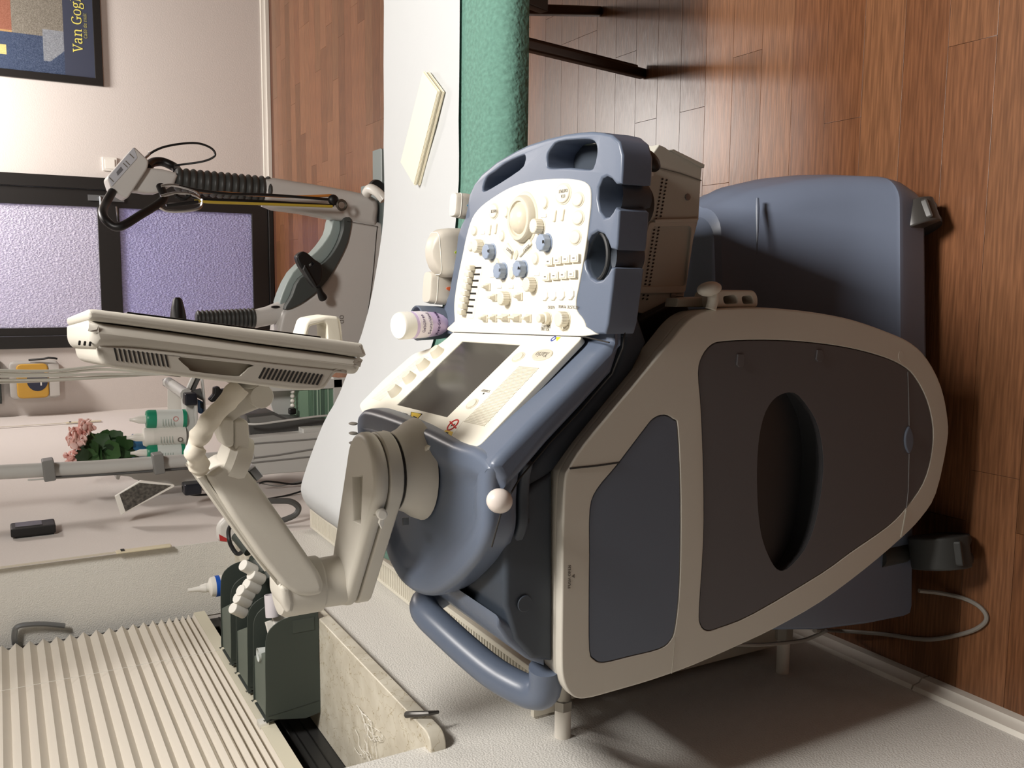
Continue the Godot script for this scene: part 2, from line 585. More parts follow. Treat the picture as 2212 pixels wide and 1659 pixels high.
	hd.box(T(Vector3(0.485, 1.0, -6.018)), Vector3(0.035, 0.2, 0.008), 0.002)
	part("door_handle", hd, M.steel, d)
	# corridor behind the door, so that light reaches the panes
	struct("wall_corridor", MB.new().box(T(Vector3(0.6, 1.5, -8.2)), Vector3(3.6, 3.0, 0.1)), M.wall)
	struct("wall_corridor_side", MB.new().box(T(Vector3(-1.2, 1.5, -7.2)), Vector3(0.1, 3.0, 2.1)), M.wall)
	struct("wall_corridor_end", MB.new().box(T(Vector3(2.4, 1.5, -7.2)), Vector3(0.1, 3.0, 2.1)), M.wall)
	struct("ceiling_corridor", MB.new().box(T(Vector3(0.6, 2.96, -7.2)), Vector3(3.7, 0.12, 2.0)), M.ceiling)
	struct("floor_corridor", MB.new().box(T(Vector3(0.6, -0.052, -7.3)), Vector3(3.7, 0.1, 1.9)), base)

func skirt(prof: PackedVector2Array, x: Transform3D, l: float) -> MB:
	return MB.new().prism(x, prof, 0, l)

func window_side() -> void:
	# ---- window at the back of the recess
	var xw := F([-1.045, 0, 0, 0, 0, -1, 0, 1, 0])
	var dkf := mat(Color(0.17, 0.17, 0.17), 0.45)
	var w := Node3D.new()
	w.name = "window_1"; w.set_meta("kind", "structure"); add_child(w)
	part("frame", MB.new().prism(xw, PackedVector2Array([Vector2(1.36, 0.962), Vector2(2.83, 0.962), Vector2(2.83, 2.46), Vector2(1.36, 2.46)]), -0.06, 0, 0.006, [PackedVector2Array([Vector2(1.44, 1.06), Vector2(2.75, 1.06), Vector2(2.75, 2.38), Vector2(1.44, 2.38)])]), dkf, w)
	for yy in [1.018, 1.045]:
		part("groove", MB.new().box(T(Vector3(-1.045, yy, -2.1)), Vector3(0.003, 0.0025, 1.45)), M.black, w)
	var gl := mat(Color(0.5, 0.55, 0.6, 0.15), 0.02)
	gl.transparency = BaseMaterial3D.TRANSPARENCY_ALPHA
	part("pane", MB.new().prism(xw, PackedVector2Array([Vector2(1.43, 1.05), Vector2(2.76, 1.05), Vector2(2.76, 2.39), Vector2(1.43, 2.39)]), -0.035, -0.025), gl, w)
	struct("wall_shutter", MB.new().box(T(Vector3(-1.175, 1.7, -2.1)), Vector3(0.05, 1.6, 1.6)), M.dark)
	var hm := MB.new()
	hm.tube(cr3(V([-10143,16030,-28000,-9868,16029,-27980,-9649,15962,-27970,-9616,15687,-27960,-9687,15228,-27960,-9828,14763,-27960])), 0.0075, 8)
	part("window_handle", hm, M.steel, w)
	# ---- pleated blind
	var b := thing("pleated_blind", "cream pleated blind drawn down over the window above the dark green files", "blind")
	var cloth := mat(Color(0.91, 0.885, 0.84), 0.85)
	cloth.backlight_enabled = true; cloth.backlight = Color(0.2, 0.19, 0.17)
	var pl := MB.new()
	var y := 1.128
	var pitch := 0.0075
	var fr_ := PackedVector3Array()
	var bk_ := PackedVector3Array()
	var k := 0
	while y < 2.36:
		fr_.append(Vector3(-1.002 if k % 2 == 0 else -1.020, y, 0))
		y += pitch
		pitch = minf(pitch * 1.045, 0.017)
		k += 1
	for i in fr_.size() - 1:
		var a := fr_[i]; var c := fr_[i + 1]
		var z0 := -1.42; var z1 := -2.775
		pl.quad(Vector3(a.x, a.y, z0), Vector3(a.x, a.y, z1), Vector3(c.x, c.y, z1), Vector3(c.x, c.y, z0))
		var t0 := Vector3(-0.0012, 0, 0)
		pl.quad(Vector3(a.x, a.y, z1) + t0, Vector3(a.x, a.y, z0) + t0, Vector3(c.x, c.y, z0) + t0, Vector3(c.x, c.y, z1) + t0)
	part("pleats", pl, cloth, b, 10.0)
	part("bottom_rail", MB.new().box(T(Vector3(-1.012, 1.112, -2.098)), Vector3(0.026, 0.032, 1.37), 0.006), mat(Color(0.90, 0.88, 0.80), 0.4), b)
	part("top_rail", MB.new().box(T(Vector3(-1.012, 2.375, -2.098)), Vector3(0.03, 0.035, 1.37), 0.004), M.white_paint, b)
	part("clip", MB.new().box(T(Vector3(-0.998,1.1206,-1.9811)), Vector3(0.012, 0.022, 0.03), 0.003), M.white_gloss, b)
	for zz in [-1.72, -2.45]:
		var cord := MB.new().tube(PackedVector3Array([Vector3(-0.9985, 1.12, zz), Vector3(-0.9985, 2.36, zz)]), 0.0006, 5)
		part("cord", cord, M.white, b)
	# ---- shutter strap with its winder on the corner of the recess
	strap("cream roller shutter strap and winder at the corner of the window recess", V([-7940,16284,-28159,-7940,13326,-28203]), Vector3(-0.79,1.334,-2.8061), Vector3(-0.79,1.1807,-2.8041))
	strap("cream roller shutter strap and winder beside the far corner of the room", V([-7930, 22000, -55500, -7930, 13000, -55500]), Vector3(-0.792, 1.30, -5.55), Vector3(-0.792, 1.12, -5.55))
	# ---- marble sill
	var marble := mat(Color.WHITE, 0.3)
	marble.albedo_texture = noise_tex(41, 0.006, Color(0.80, 0.77, 0.70), Color(0.90, 0.88, 0.82), 4, 1024)
	var vein := noise_tex(44, 0.009, Color(1, 1, 1), Color(0.55, 0.48, 0.35), 4, 1024)
	var vg := Gradient.new()
	vg.offsets = PackedFloat32Array([0.0, 0.485, 0.5, 0.515, 1.0])
	vg.colors = PackedColorArray([Color.WHITE, Color.WHITE, Color(0.74, 0.68, 0.56), Color.WHITE, Color.WHITE])
	vein.color_ramp = vg
	marble.detail_enabled = true
	marble.detail_albedo = vein
	marble.detail_blend_mode = BaseMaterial3D.BLEND_MODE_MUL
	marble.detail_mask = noise_tex(45, 0.01, Color.WHITE, Color.WHITE, 1, 64)
	tri(marble, Vector3(2.0, 2.0, 2.0))
	var sp := PackedVector2Array([Vector2(-1.045, 1.345), Vector2(-0.77, 1.345), Vector2(-0.77, 2.83), Vector2(-1.045, 2.83)])
	var sill := MB.new().prism(F([0, 0.992, 0, 1, 0, 0, 0, 0, -1]), rnd_one(sp, 1, 0.03), -0.03, 0, 0.003)
	tag(struct("window_sill", sill, marble), "cream marble window sill with brown veins under the blind", "sill")
	var hook := thing("sill_clip", "small metal clip hanging from the front edge of the marble sill", "clip")
	part("strip", MB.new().tube(V([-7680,9994,-14330,-7620,9933,-14180,-7580,9714,-14008,-7620,9500,-14043]), PackedFloat32Array([0.006, 0.0055, 0.0045, 0.003]), 8), mat(Color(0.36, 0.35, 0.34), 0.4, 0.5), hook)
	# loose white thread on the sill
	var th := MB.new()
	var rng := RandomNumberGenerator.new()
	rng.seed = 5
	var c0: Vector3 = Vector3(-0.9158,0.9935,-1.6331)
	for j in 15:
		var pts := PackedVector3Array()
		var p := c0 + Vector3(rng.randf_range(-0.035, 0.035), 0.0, rng.randf_range(-0.03, 0.03))
		var an := rng.randf() * TAU
		for i in 9:
			pts.append(p + Vector3(0, 0.001 + 0.004 * rng.randf(), 0))
			an += rng.randf_range(-1.0, 1.3)
			p += Vector3(cos(an), 0, sin(an)) * 0.012
			p.x = clampf(p.x, c0.x - 0.05, c0.x + 0.05)
		th.tube(cr3(pts, 4), 0.0006, 5)
	solo("thread", th, M.white, "tangle of thin white thread lying on the marble sill", "thread")
	files()
	radiator()

func rnd_one(p: PackedVector2Array, k: int, r: float) -> PackedVector2Array:
	var o := PackedVector2Array()
	for i in p.size():
		if i != k:
			o.append(p[i]); continue
		var a := p[i] + (p[i - 1] - p[i]).normalized() * r
		var b := p[i] + (p[(i + 1) % p.size()] - p[i]).normalized() * r
		for j in 7: o.append(a.lerp(p[i], j / 6.0).lerp(p[i].lerp(b, j / 6.0), j / 6.0))
	return o

func strap(label: String, path: PackedVector3Array, a: Vector3, b: Vector3) -> void:
	var o := thing("shutter_strap", label, "strap")
	var top := path[0] + (path[0] - path[-1]).normalized() * 0.7
	var d := (a - top)
	part("strap", MB.new().box(Transform3D(Vector3(0, 0, 1), d.normalized(), Vector3(0, 0, 1).cross(d.normalized()), (top + a) / 2), Vector3(0.016, d.length(), 0.0015)), mat(Color(0.80, 0.77, 0.70), 0.8), o)
	var e := b - a
	part("winder", MB.new().box(Transform3D(Vector3(0, 0, 1), e.normalized(), Vector3(0, 0, 1).cross(e.normalized()), (a + b) / 2), Vector3(0.026, e.length(), 0.006), 0.002, 0.006), mat(Color(0.88, 0.84, 0.73), 0.4), o)
	part("slot", MB.new().box(Transform3D(Vector3(0, 0, 1), e.normalized(), Vector3(0, 0, 1).cross(e.normalized()), a + e * 0.12 + Vector3(0.004, 0, 0)), Vector3(0.018, 0.01, 0.003)), M.line, o)

func files() -> void:
	var green := mat(Color(0.24, 0.27, 0.25), 0.55)
	var inner := mat(Color(0.20, 0.225, 0.21), 0.6)
	# the files lie on the sill: two sides rounded at the room end, a cover over the window end, open towards the room
	var zs := [-1.962, -2.13, -2.31]
	var deep := [0.112, 0.118, 0.118]
	var labels := ["dark green magazine file nearest the camera, its plain rounded side showing", "middle dark green magazine file with white rolls heaped in its opening", "dark green magazine file farthest from the camera with a black cable hanging in"]
	var side := cr(PackedVector2Array([Vector2(-0.125, 0), Vector2(0.0, 0.0), Vector2(0.118, 0), Vector2(0.1215, 0.006), Vector2(0.118, 0.055), Vector2(0.110, 0.092), Vector2(0.085, 0.118), Vector2(0.03, 0.123), Vector2(-0.06, 0.124), Vector2(-0.112, 0.125), Vector2(-0.1135, 0.118)]), 3)
	for i in 3:
		var o := thing("magazine_file", labels[i], "file", "dark green files on the sill", Vector3(-0.870, 0.9935, zs[i]))
		var w: float = deep[i]
		part("side", MB.new().prism(T(Vector3.ZERO), side, -0.003, 0, 0.001), green, o)
		part("side", MB.new().prism(T(Vector3(0, 0, -w)), side, -0.003, 0, 0.001), green, o)
		part("cover", MB.new().prism(F([0, 0.121, 0, 1, 0, 0, 0, 0, -1]), PackedVector2Array([Vector2(-0.111, 0.003), Vector2(0.045, 0.003), Vector2(-0.005, w), Vector2(-0.111, w)]), -0.003, 0, 0.0008), mat(Color(0.40, 0.44, 0.41), 0.5), o)  # top face coloured paler than the sides, as if lit from above
		part("base", MB.new().box(T(Vector3(-0.115, 0.062, -w / 2 - 0.0015), 0, 0, 5.5), Vector3(0.003, 0.122, w - 0.003)), inner, o)
		part("bottom", MB.new().box(T(Vector3(0, 0.002, -w / 2 - 0.0015)), Vector3(0.236, 0.003, w - 0.003)), inner, o)
		part("foot_line", MB.new().box(T(Vector3(-0.100, 0.061, 0.0003), 0, 0, 5.5), Vector3(0.0012, 0.118, 0.001)), inner, o)
		if i == 0: part("label_plate", MB.new().box(T(Vector3(0.092, 0.035, 0.0004)), Vector3(0.03, 0.05, 0.001), 0.0004), mat(Color(0.26, 0.29, 0.27), 0.5), o)
	for q in [["dark green cardboard roll lying between the middle and the farthest file", Vector3(-0.7557,1.0239,-2.44), Vector3(-0.7644,1.0136,-2.27)], ["short dark green roll beside the arm end above the nearest file", Vector3(-0.7607,1.0198,-2.22), Vector3(-0.7568,1.0253,-2.14)], ["dark roll end under the black cable in the farthest file", Vector3(-0.7017,1.0562,-2.5), Vector3(-0.7332,1.0359,-2.44)]]:
		var o := thing("cardboard_roll", q[0], "roll")
		part("roll", MB.new().lathe(along(q[1], q[2]), PackedVector2Array([Vector2(0, 0), Vector2(0.014, 0), Vector2(0.014, (q[2] - q[1]).length()), Vector2(0, (q[2] - q[1]).length())]), 16), mat(Color(0.235, 0.26, 0.24), 0.6), o)
	# white paper rolls standing in the files
	var rollm := mat(Color(0.94, 0.93, 0.90), 0.7)
	var rolls := [[Vector3(-0.6999,1.0947,-2.19), "small white paper roll at the top of the middle dark green file"], [Vector3(-0.7261,1.0762,-2.19), "small white paper roll below the topmost one in the middle file"], [Vector3(-0.7477,1.088,-2.19), "white paper roll on the left of the heap in the middle file"], [Vector3(-0.7617,1.1029,-2.19), "white paper roll lower on the heap in the middle file"], [Vector3(-0.779,1.1112,-2.19), "white paper roll beside the curved edge of the middle file"], [Vector3(-0.803,1.1218,-2.19), "lowest white paper roll at the front of the middle file"]]
	for r in rolls:
		var at: Vector3 = r[0]
		var o := thing("paper_roll", r[1], "roll", "white rolls in the files", at)
		part("roll", MB.new().lathe(along(Vector3(-0.012, -0.016, -0.012), Vector3(0.012, 0.016, 0.0)), PackedVector2Array([Vector2(0, 0), Vector2(0.0135, 0), Vector2(0.0145, 0.002), Vector2(0.0145, 0.038), Vector2(0.0135, 0.04), Vector2(0, 0.04)]), 14), rollm, o)
	var tb := thing("paper_tube", "hollow white cardboard tube lying in the nearest dark green file", "tube", "", Vector3(-0.762,1.0821,-2.02))
	part("tube", MB.new().lathe(along(Vector3(-0.005, 0, 0), Vector3(0.05, 0, -0.01)), PackedVector2Array([Vector2(0.015, 0.0), Vector2(0.017, 0), Vector2(0.017, 0.05), Vector2(0.015, 0.05), Vector2(0.015, 0.0)]), 18), mat(Color(0.85, 0.83, 0.85), 0.7), tb)
	for q in [[Vector3(-0.789,1.073,-2.02), "flat white paper box standing in the nearest file under the tube"], [Vector3(-0.782,1.0568,-2.02), "white ribbed packet wedged beside the flat box in the nearest file"]]:
		var o := thing("paper_packet", q[1], "packet", "", q[0])
		part("packet", MB.new().box(T(Vector3.ZERO, 0, 20, 8), Vector3(0.03, 0.05, 0.012), 0.002), M.white, o)
	var cup := thing("plastic_cup", "small clear plastic cup inside the nearest dark green file", "cup", "", Vector3(-0.8517,1.1043,-2.02))
	var clear := mat(Color(0.85, 0.87, 0.86), 0.15)
	part("cup", MB.new().lathe(T(Vector3(0, -0.02, 0)), PackedVector2Array([Vector2(0, 0), Vector2(0.013, 0), Vector2(0.016, 0.035), Vector2(0.015, 0.035), Vector2(0.012, 0.003), Vector2(0, 0.003)]), 18), clear, cup)
	# white bottle with a dropper tip
	var bt := thing("tip_bottle", "white bottle with a pointed dropper tip and blue label band behind the farthest file", "bottle", "", Vector3(-0.8554,1.1079,-2.56) - Vector3(0, 0.10, 0))
	part("body", MB.new().lathe(T(Vector3(0, -0.01, 0)), PackedVector2Array([Vector2(0, 0), Vector2(0.029, 0), Vector2(0.029, 0.106), Vector2(0.026, 0.119), Vector2(0.013, 0.125), Vector2(0.0125, 0.134), Vector2(0, 0.134)]), 20), M.white, bt)
	part("tip", MB.new().lathe(T(Vector3(0, 0.122, 0)), PackedVector2Array([Vector2(0.0135, 0), Vector2(0.011, 0.012), Vector2(0.0075, 0.018), Vector2(0.005, 0.048), Vector2(0, 0.048)]), 16), M.white_gloss, bt)
	part("label_band", MB.new().lathe(T(Vector3(0, 0.085, 0)), PackedVector2Array([Vector2(0.0294, 0), Vector2(0.0294, 0.012)]), 20), mat(Color(0.1, 0.35, 0.75), 0.5), bt)

func radiator() -> void:
	var o := thing("radiator", "white panel radiator with a slotted top grille under the window sill", "radiator")
	var wht := mat(Color(0.88, 0.86, 0.80), 0.4)
	var zc := -2.085
	part("front_panel", MB.new().box(T(Vector3(-0.7275, 0.45, zc)), Vector3(0.010, 0.60, 1.41), 0.003), wht, o)
	part("rear_panel", MB.new().box(T(Vector3(-0.782, 0.45, zc)), Vector3(0.010, 0.60, 1.41), 0.003), wht, o)
	part("end_cover", MB.new().box(T(Vector3(-0.7545, 0.45, -1.377)), Vector3(0.064, 0.60, 0.006), 0.002), wht, o)
	part("end_cover", MB.new().box(T(Vector3(-0.7545, 0.45, -2.793)), Vector3(0.064, 0.60, 0.006), 0.002), wht, o)
	part("convector", MB.new().box(T(Vector3(-0.7545, 0.44, zc)), Vector3(0.038, 0.54, 1.36)), M.dark, o)
	part("grille_rim", MB.new().prism(F([0, 0.754, 0, 1, 0, 0, 0, 0, -1]), PackedVector2Array([Vector2(-0.788, 1.372), Vector2(-0.721, 1.372), Vector2(-0.721, 2.798), Vector2(-0.788, 2.798)]), -0.008, 0.004, 0.002, [PackedVector2Array([Vector2(-0.779, 1.388), Vector2(-0.732, 1.388), Vector2(-0.732, 2.782), Vector2(-0.779, 2.782)])]), wht, o)
	var bar: Mesh = MB.new().box(T(Vector3.ZERO), Vector3(0.049, 0.008, 0.0058), 0.002).mesh()
	for i in 116:
		var s := part("slat", bar, wht, o)
		s.position = Vector3(-0.7555, 0.7545, -1.395 - i * 0.012)
	# brackets, valves and pipes
	part("bracket", MB.new().box(T(Vector3(-0.78,0.7552,-1.3666)), Vector3(0.03, 0.045, 0.012), 0.002), wht, o)
	var tp: Vector3 = Vector3(-0.8,0.7626,-1.2862)
	var vp := tp + Vector3(0.105, 0, 0)
	var pipe := thing("radiator_pipe", "white upper heating pipe and valve coming out of the rough wall behind the scanner", "pipe")
	part("pipe", MB.new().lathe(along(tp, vp), PackedVector2Array([Vector2(0, 0), Vector2(0.0145, 0), Vector2(0.0145, 0.052), Vector2(0, 0.052)]), 18), M.white_paint, pipe)
	var hexm := mat(Color(0.62, 0.60, 0.56), 0.4, 0.5)
	part("nut", MB.new().lathe(along(tp + Vector3(0.050, 0, 0), vp), PackedVector2Array([Vector2(0, 0), Vector2(0.017, 0.001), Vector2(0.0175, 0.018), Vector2(0.015, 0.02), Vector2(0, 0.02)]), 6), hexm, pipe, 20)
	part("valve", MB.new().lathe(along(tp + Vector3(0.068, 0, 0), vp), PackedVector2Array([Vector2(0, 0), Vector2(0.014, 0), Vector2(0.015, 0.03), Vector2(0.011, 0.034), Vector2(0.011, 0.044), Vector2(0, 0.044)]), 18), hexm, pipe)
	part("elbow", MB.new().tube(PackedVector3Array([vp - Vector3(0.01, 0, 0), vp + Vector3(0, 0, -0.01), Vector3(-0.755, vp.y - 0.06, -1.372)]), 0.01, 12), hexm, pipe)
	var lp: Vector3 = Vector3(-0.8,0.2169,-1.2921)
	var low := thing("radiator_pipe", "white lower heating pipe entering the rough wall above the skirting", "pipe")
	part("pipe", MB.new().lathe(along(lp, lp + Vector3(0.1, 0, 0)), PackedVector2Array([Vector2(0, 0), Vector2(0.013, 0), Vector2(0.013, 0.075), Vector2(0, 0.075)]), 18), M.white_paint, low)
	part("nut", MB.new().lathe(along(lp + Vector3(0.072, 0, 0), lp + Vector3(0.2, 0, 0)), PackedVector2Array([Vector2(0, 0), Vector2(0.018, 0), Vector2(0.018, 0.03), Vector2(0, 0.03)]), 6), hexm, low, 20)

var sc: Node3D
func scanner() -> void:
	sc = thing("ultrasound_scanner", "large beige and slate blue ultrasound scanner on castors with a swivelling control console", "scanner")
	# ---- beige side cover with two blue panels
	var outline := cr(P([-2526,9243,-2222,9004,-1723,8480,-1201,7922,-812,7513,-581,7279,-435,7048,-370,6738,-348,5910,-382,5200,-454,4441,-577,3648,-786,2803,-992,2170,-1300,1693,-1800,1273,-2397,1032,-2861,1001,-3768,1233,-4186,1626,-4494,2146,-4911,3041,-5325,4127,-5594,5207,-5726,5969,-5859,6882,-5926,7674,-5947,8458,-5948,8826,-5904,9051,-5766,9203,-5545,9300,-5233,9329,-4424,9334,-3430,9335,-2714,9316]), 3)
	var hi := P([-3162,8884,-2883,8771,-2575,8442,-2103,7979,-1940,7799,-1899,7596,-1980,7420,-2123,7337,-3194,7245,-4476,7217,-5155,7274,-5371,7365,-5466,7583,-5470,8135,-5467,8593,-5383,8765,-5221,8849,-4510,8872,-3826,8878])
	var lo := P([-901,6743,-852,6488,-849,5710,-901,4802,-1018,3817,-1184,2984,-1363,2408,-1582,2033,-2022,1653,-2547,1438,-3071,1442,-3546,1632,-3939,2055,-4225,2527,-4556,3442,-4829,4159,-5254,5664,-5354,6366,-5355,6641,-5216,6787,-4944,6816,-3890,6775,-2899,6815,-1875,6902,-1314,6978,-1068,6916])
	hi = cr(hi, 3)
	lo = cr(lo, 3)
	var grip := cr(P([-3638,5636,-3236,5686,-2788,5709,-2347,5682,-1988,5572,-1759,5335,-1720,4970,-1956,4653,-2309,4386,-2823,4234,-3384,4241,-3996,4376,-4368,4591,-4619,4958,-4584,5189,-4331,5388,-4004,5547]), 3)
	var xz := F([0, 0, -1.03, 1, 0, 0, 0, 1, 0])
	part("side_cover", MB.new().prism(xz, outline, -0.018, 0, 0.003, [hi, lo]), M.beige, sc)
	# the shell behind the cover stands a little proud of the groove
	var back_out := MB.inset(MB.ccw(outline, true), 0.002)
	part("side_shell", MB.new().prism(xz, back_out, -0.055, -0.021, 0.004, [MB.inset(MB.ccw(grip, true), -0.003)]), M.beige, sc)
	part("groove", MB.new().prism(xz, MB.inset(MB.ccw(outline, true), 0.005), -0.022, -0.016, 0.0, [MB.inset(MB.ccw(grip, true), -0.003)]), M.beige_dark, sc)
	part("upper_panel", MB.new().prism(xz, MB.inset(MB.ccw(hi, true), 0.0011), -0.012, -0.0008, 0.0012), M.blue_matt, sc)
	# lower panel with the scooped grip
	var low := part("lower_panel", MB.new().prism(xz, MB.inset(MB.ccw(lo, true), 0.0011), -0.012, -0.0008, 0.0012, [grip]), M.brown_grey, sc)
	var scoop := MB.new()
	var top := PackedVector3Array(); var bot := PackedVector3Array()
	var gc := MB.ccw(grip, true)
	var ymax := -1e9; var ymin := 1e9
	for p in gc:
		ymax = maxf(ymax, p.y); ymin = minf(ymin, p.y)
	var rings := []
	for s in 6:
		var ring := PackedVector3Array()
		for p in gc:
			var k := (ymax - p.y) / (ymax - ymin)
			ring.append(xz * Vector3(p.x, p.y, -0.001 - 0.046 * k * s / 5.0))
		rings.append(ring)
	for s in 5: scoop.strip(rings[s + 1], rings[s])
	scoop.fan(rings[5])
	part("grip", scoop, mat(Color(0.15, 0.155, 0.165), 0.55), low)  # darker than the panel around it: the pocket's shade is in the colour
	for q in [P([-1056,6218,-1059,6114,-1096,6083,-1224,6077,-1258,6114,-1256,6180,-1218,6229]), P([-1044,4499,-1047,4403,-1086,4358,-1191,4351,-1235,4391,-1232,4476,-1193,4521])]:
		part("catch", MB.new().prism(xz, q, -0.002, 0.0016, 0.0008), M.brown_grey, low)
	var latch := cr(P([-2463,2131,-2586,2033,-2713,1997,-2845,2011,-2947,2090,-2831,2187,-2695,2223,-2573,2208]), 3)
	part("latch", MB.new().prism(xz, latch, -0.002, 0.003, 0.002), M.blue_matt, low)
	part("seam", MB.new().tube(V([-1493,2219,-10305,-1961,2155,-10305,-2458,2100,-10305]), 0.0007, 6), mat(Color(0.5, 0.5, 0.5), 0.5), low)
	part("seam", MB.new().tube(V([-2959,2057,-10305,-3632,2024,-10305,-3949,2048,-10305]), 0.0007, 6), mat(Color(0.5, 0.5, 0.5), 0.5), low)
	part("seam", MB.new().tube(V([-3971,2068,-10298,-4252,2119,-10298,-4458,2165,-10298]), 0.0016, 6), M.beige_dark, sc)
	part("seam", MB.new().tube(V([-2539,9237,-10298,-2543,8780,-10298,-2533,8396,-10298]), 0.0014, 6), M.line, sc)
	part("seam", MB.new().tube(V([-5327,7287,-10298,-5572,7306,-10298,-5897,7330,-10298]), 0.0006, 6), M.beige_dark, sc)
	var plug := cr(P([-1114,2429,-1205,2336,-1285,2354,-1323,2412,-1256,2490,-1160,2498]), 3)
	part("screw_cover", MB.new().prism(xz, plug, -0.002, 0.0005, 0.0004), M.beige, sc)
	var right := Vector3(1, 0, 0); var upv := Vector3(0, 1, 0)
	lettering("PUSH OPEN", Transform3D(right, upv, Vector3(0, 0, 1), Vector3(-0.4082,0.9219,-1.0297)), 0.0042, M.grey_print, sc)
	part("arrow_mark", MB.new().prism(xz, P([-4082,9178,-4116,9131,-4056,9132]), -0.001, 0.0003), M.grey_print, sc)

	# ---- blue body behind the side cover: trunk, rear skirt, bulging front skirt
	var trunk := cr(P([-2978,9029,-2502,8661,-1825,8030,-1161,7358,-613,6654,-554,5700,-661,3575,-1106,1864,-1988,1141,-3303,1092,-4485,1584,-5369,3259,-5891,5446,-6124,7013,-6133,8353,-5849,8983,-4620,9123]), 3)
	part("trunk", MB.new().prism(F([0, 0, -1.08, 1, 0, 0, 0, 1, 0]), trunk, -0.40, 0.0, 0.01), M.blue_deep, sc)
	var skirt_out := P([-2849,6394,-3350,966,-4646,853,-6195,746,-6356,788,-6380,964,-6333,2027,-6214,3286,-5999,4472,-5513,5689])
	part("rear_skirt", MB.new().prism(F([0, 0, -1.10, 1, 0, 0, 0, 1, 0]), skirt_out, -0.36, 0.0, 0.006), M.blue, sc)
	# front skirt: plan section bulges to the front; lofted from bottom to top
	var rows := []
	# the face leans back: its foot is 2 cm behind the cover, its top 20 cm
	var prof := [Vector3(0.17,0.038,-1.15), Vector3(0.1899,0.0562,-1.14), Vector3(0.2017,0.0882,-1.14), Vector3(0.2052,0.1137,-1.14), Vector3(0.2065,0.1229,-1.142), Vector3(0.2077,0.1269,-1.148), Vector3(0.2103,0.1617,-1.18), Vector3(0.2089,0.1952,-1.205), Vector3(0.202,0.2498,-1.24), Vector3(0.1836,0.3242,-1.285), Vector3(0.1665,0.3582,-1.31), Vector3(0.1476,0.3936,-1.325), Vector3(0.1315,0.4013,-1.335), Vector3(0.1098,0.3962,-1.35)]
	var backx := -0.20
	for i in prof.size():
		var p: Vector3 = prof[i]
		var ring := PackedVector3Array()
		var zn := p.z
		var zf := -1.50
		var r := 0.055
		ring.append(Vector3(backx, p.y, zn + 0.025))
		for k in 8:
			var a := PI / 2 * k / 7
			ring.append(Vector3(p.x - r + r * sin(a), p.y, zn - r + r * cos(a)))
		for k in 4:
			ring.append(Vector3(p.x + 0.01 * sin(PI * (k + 1) / 5.0), p.y, lerpf(zn - r, zf + r, (k + 1) / 5.0)))
		for k in 8:
			var a := PI / 2 * k / 7
			ring.append(Vector3(p.x - r + r * cos(a), p.y, zf + r - r * sin(a)))
		ring.append(Vector3(backx, p.y, zf))
		rows.append(ring)
	part("front_skirt", MB.new().loft(rows), mat(Color(0.45, 0.49, 0.57), 0.38), sc, 26)  # coloured paler than the blue body, in place of the light it lacks
	part("crease", MB.new().tube(V([1619,3433,-12850,1426,3462,-12810,989,3529,-12720,556,3597,-12640]), PackedFloat32Array([0.003, 0.004, 0.0025, 0.0005]), 8), M.blue, sc)
	part("floor_pan", MB.new().box(T(Vector3(-0.22, 0.085, -1.33)), Vector3(0.52, 0.03, 0.28), 0.004), M.dark, sc)
	# ---- castors
	var near_z := -1.06
	castor(Vector3(-0.50, 0, -1.06), 12.0, mat(Color(0.20, 0.205, 0.20), 0.5), 1.18)
	castor(Vector3(0.125, 0, -1.165), 25.0, mat(Color(0.27, 0.26, 0.25), 0.35))
	castor(Vector3(-0.50, 0, -1.42), 12.0, M.dark)
	castor(Vector3(0.105, 0, -1.42), 25.0, M.dark)
	# ---- plug holder for cables on the front edge of the cover
	var xk := F([0, 0, -1.05, 1, 0, 0, 0, 1, 0])
	part("hook_plate", MB.new().prism(xk, rnd(P([-349,6605,-181,6612,-84,6524,-89,5815,-182,5733,-355,5724]), 0.008), -0.04, 0.01, 0.003, [rnd(P([-181,6455,-160,6194,-288,6141,-301,6413]), 0.006), rnd(P([-182,6079,-167,5869,-289,5815,-303,6036]), 0.006)]), M.beige, sc)
	part("hook_plate", MB.new().prism(xk, P([-345,7101,-215,7071,-195,6565,-349,6559]), -0.05, -0.02, 0.003), M.beige_dark, sc)
	var kc: Vector3 = Vector3(-0.0069,0.6822,-1.03)
	part("hook_knob", MB.new().ell(T(kc, 0, 0, 8), Vector3(0.011, 0.021, 0.014)), M.beige, sc)
	part("hook_stem", MB.new().tube(V([-109,6749,-10300,-246,6743,-10300,-369,6783,-10300]), 0.0085, 10), M.beige, sc)
	# ---- rear push handle of blue plastic
	var hz := F([0, 1.0, 0, 1, 0, 0, 0, 0, -1])
	var path: PackedVector3Array = cr3(V([-5545,9315,-10750,-5950,9264,-10850,-6083,9320,-11100,-6052,9480,-11450,-5947,9652,-11800,-5774,9825,-12250,-5553,10008,-12800,-5414,10097,-13200,-5326,10018,-13450,-5248,9765,-13500,-5074,9510,-13400]), 4)
	var rad := PackedFloat32Array()
	for i in path.size(): rad.append(0.0245)
	part("rear_handle", MB.new().tube(path, rad, 16), M.blue, sc, 60)
	# sloping recessed deck between handle and console
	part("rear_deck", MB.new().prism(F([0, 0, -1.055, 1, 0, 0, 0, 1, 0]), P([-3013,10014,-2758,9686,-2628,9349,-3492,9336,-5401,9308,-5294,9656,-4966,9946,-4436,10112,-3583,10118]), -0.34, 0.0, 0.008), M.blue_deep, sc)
	part("deck_wall", MB.new().prism(F([0, 0, -1.06, 1, 0, 0, 0, 1, 0]), P([-5088,9414,-5468,9408,-5304,9703,-5003,10021,-4737,10192,-4571,10193,-4942,9707]), -0.30, 0.0, 0.006), M.blue, sc)
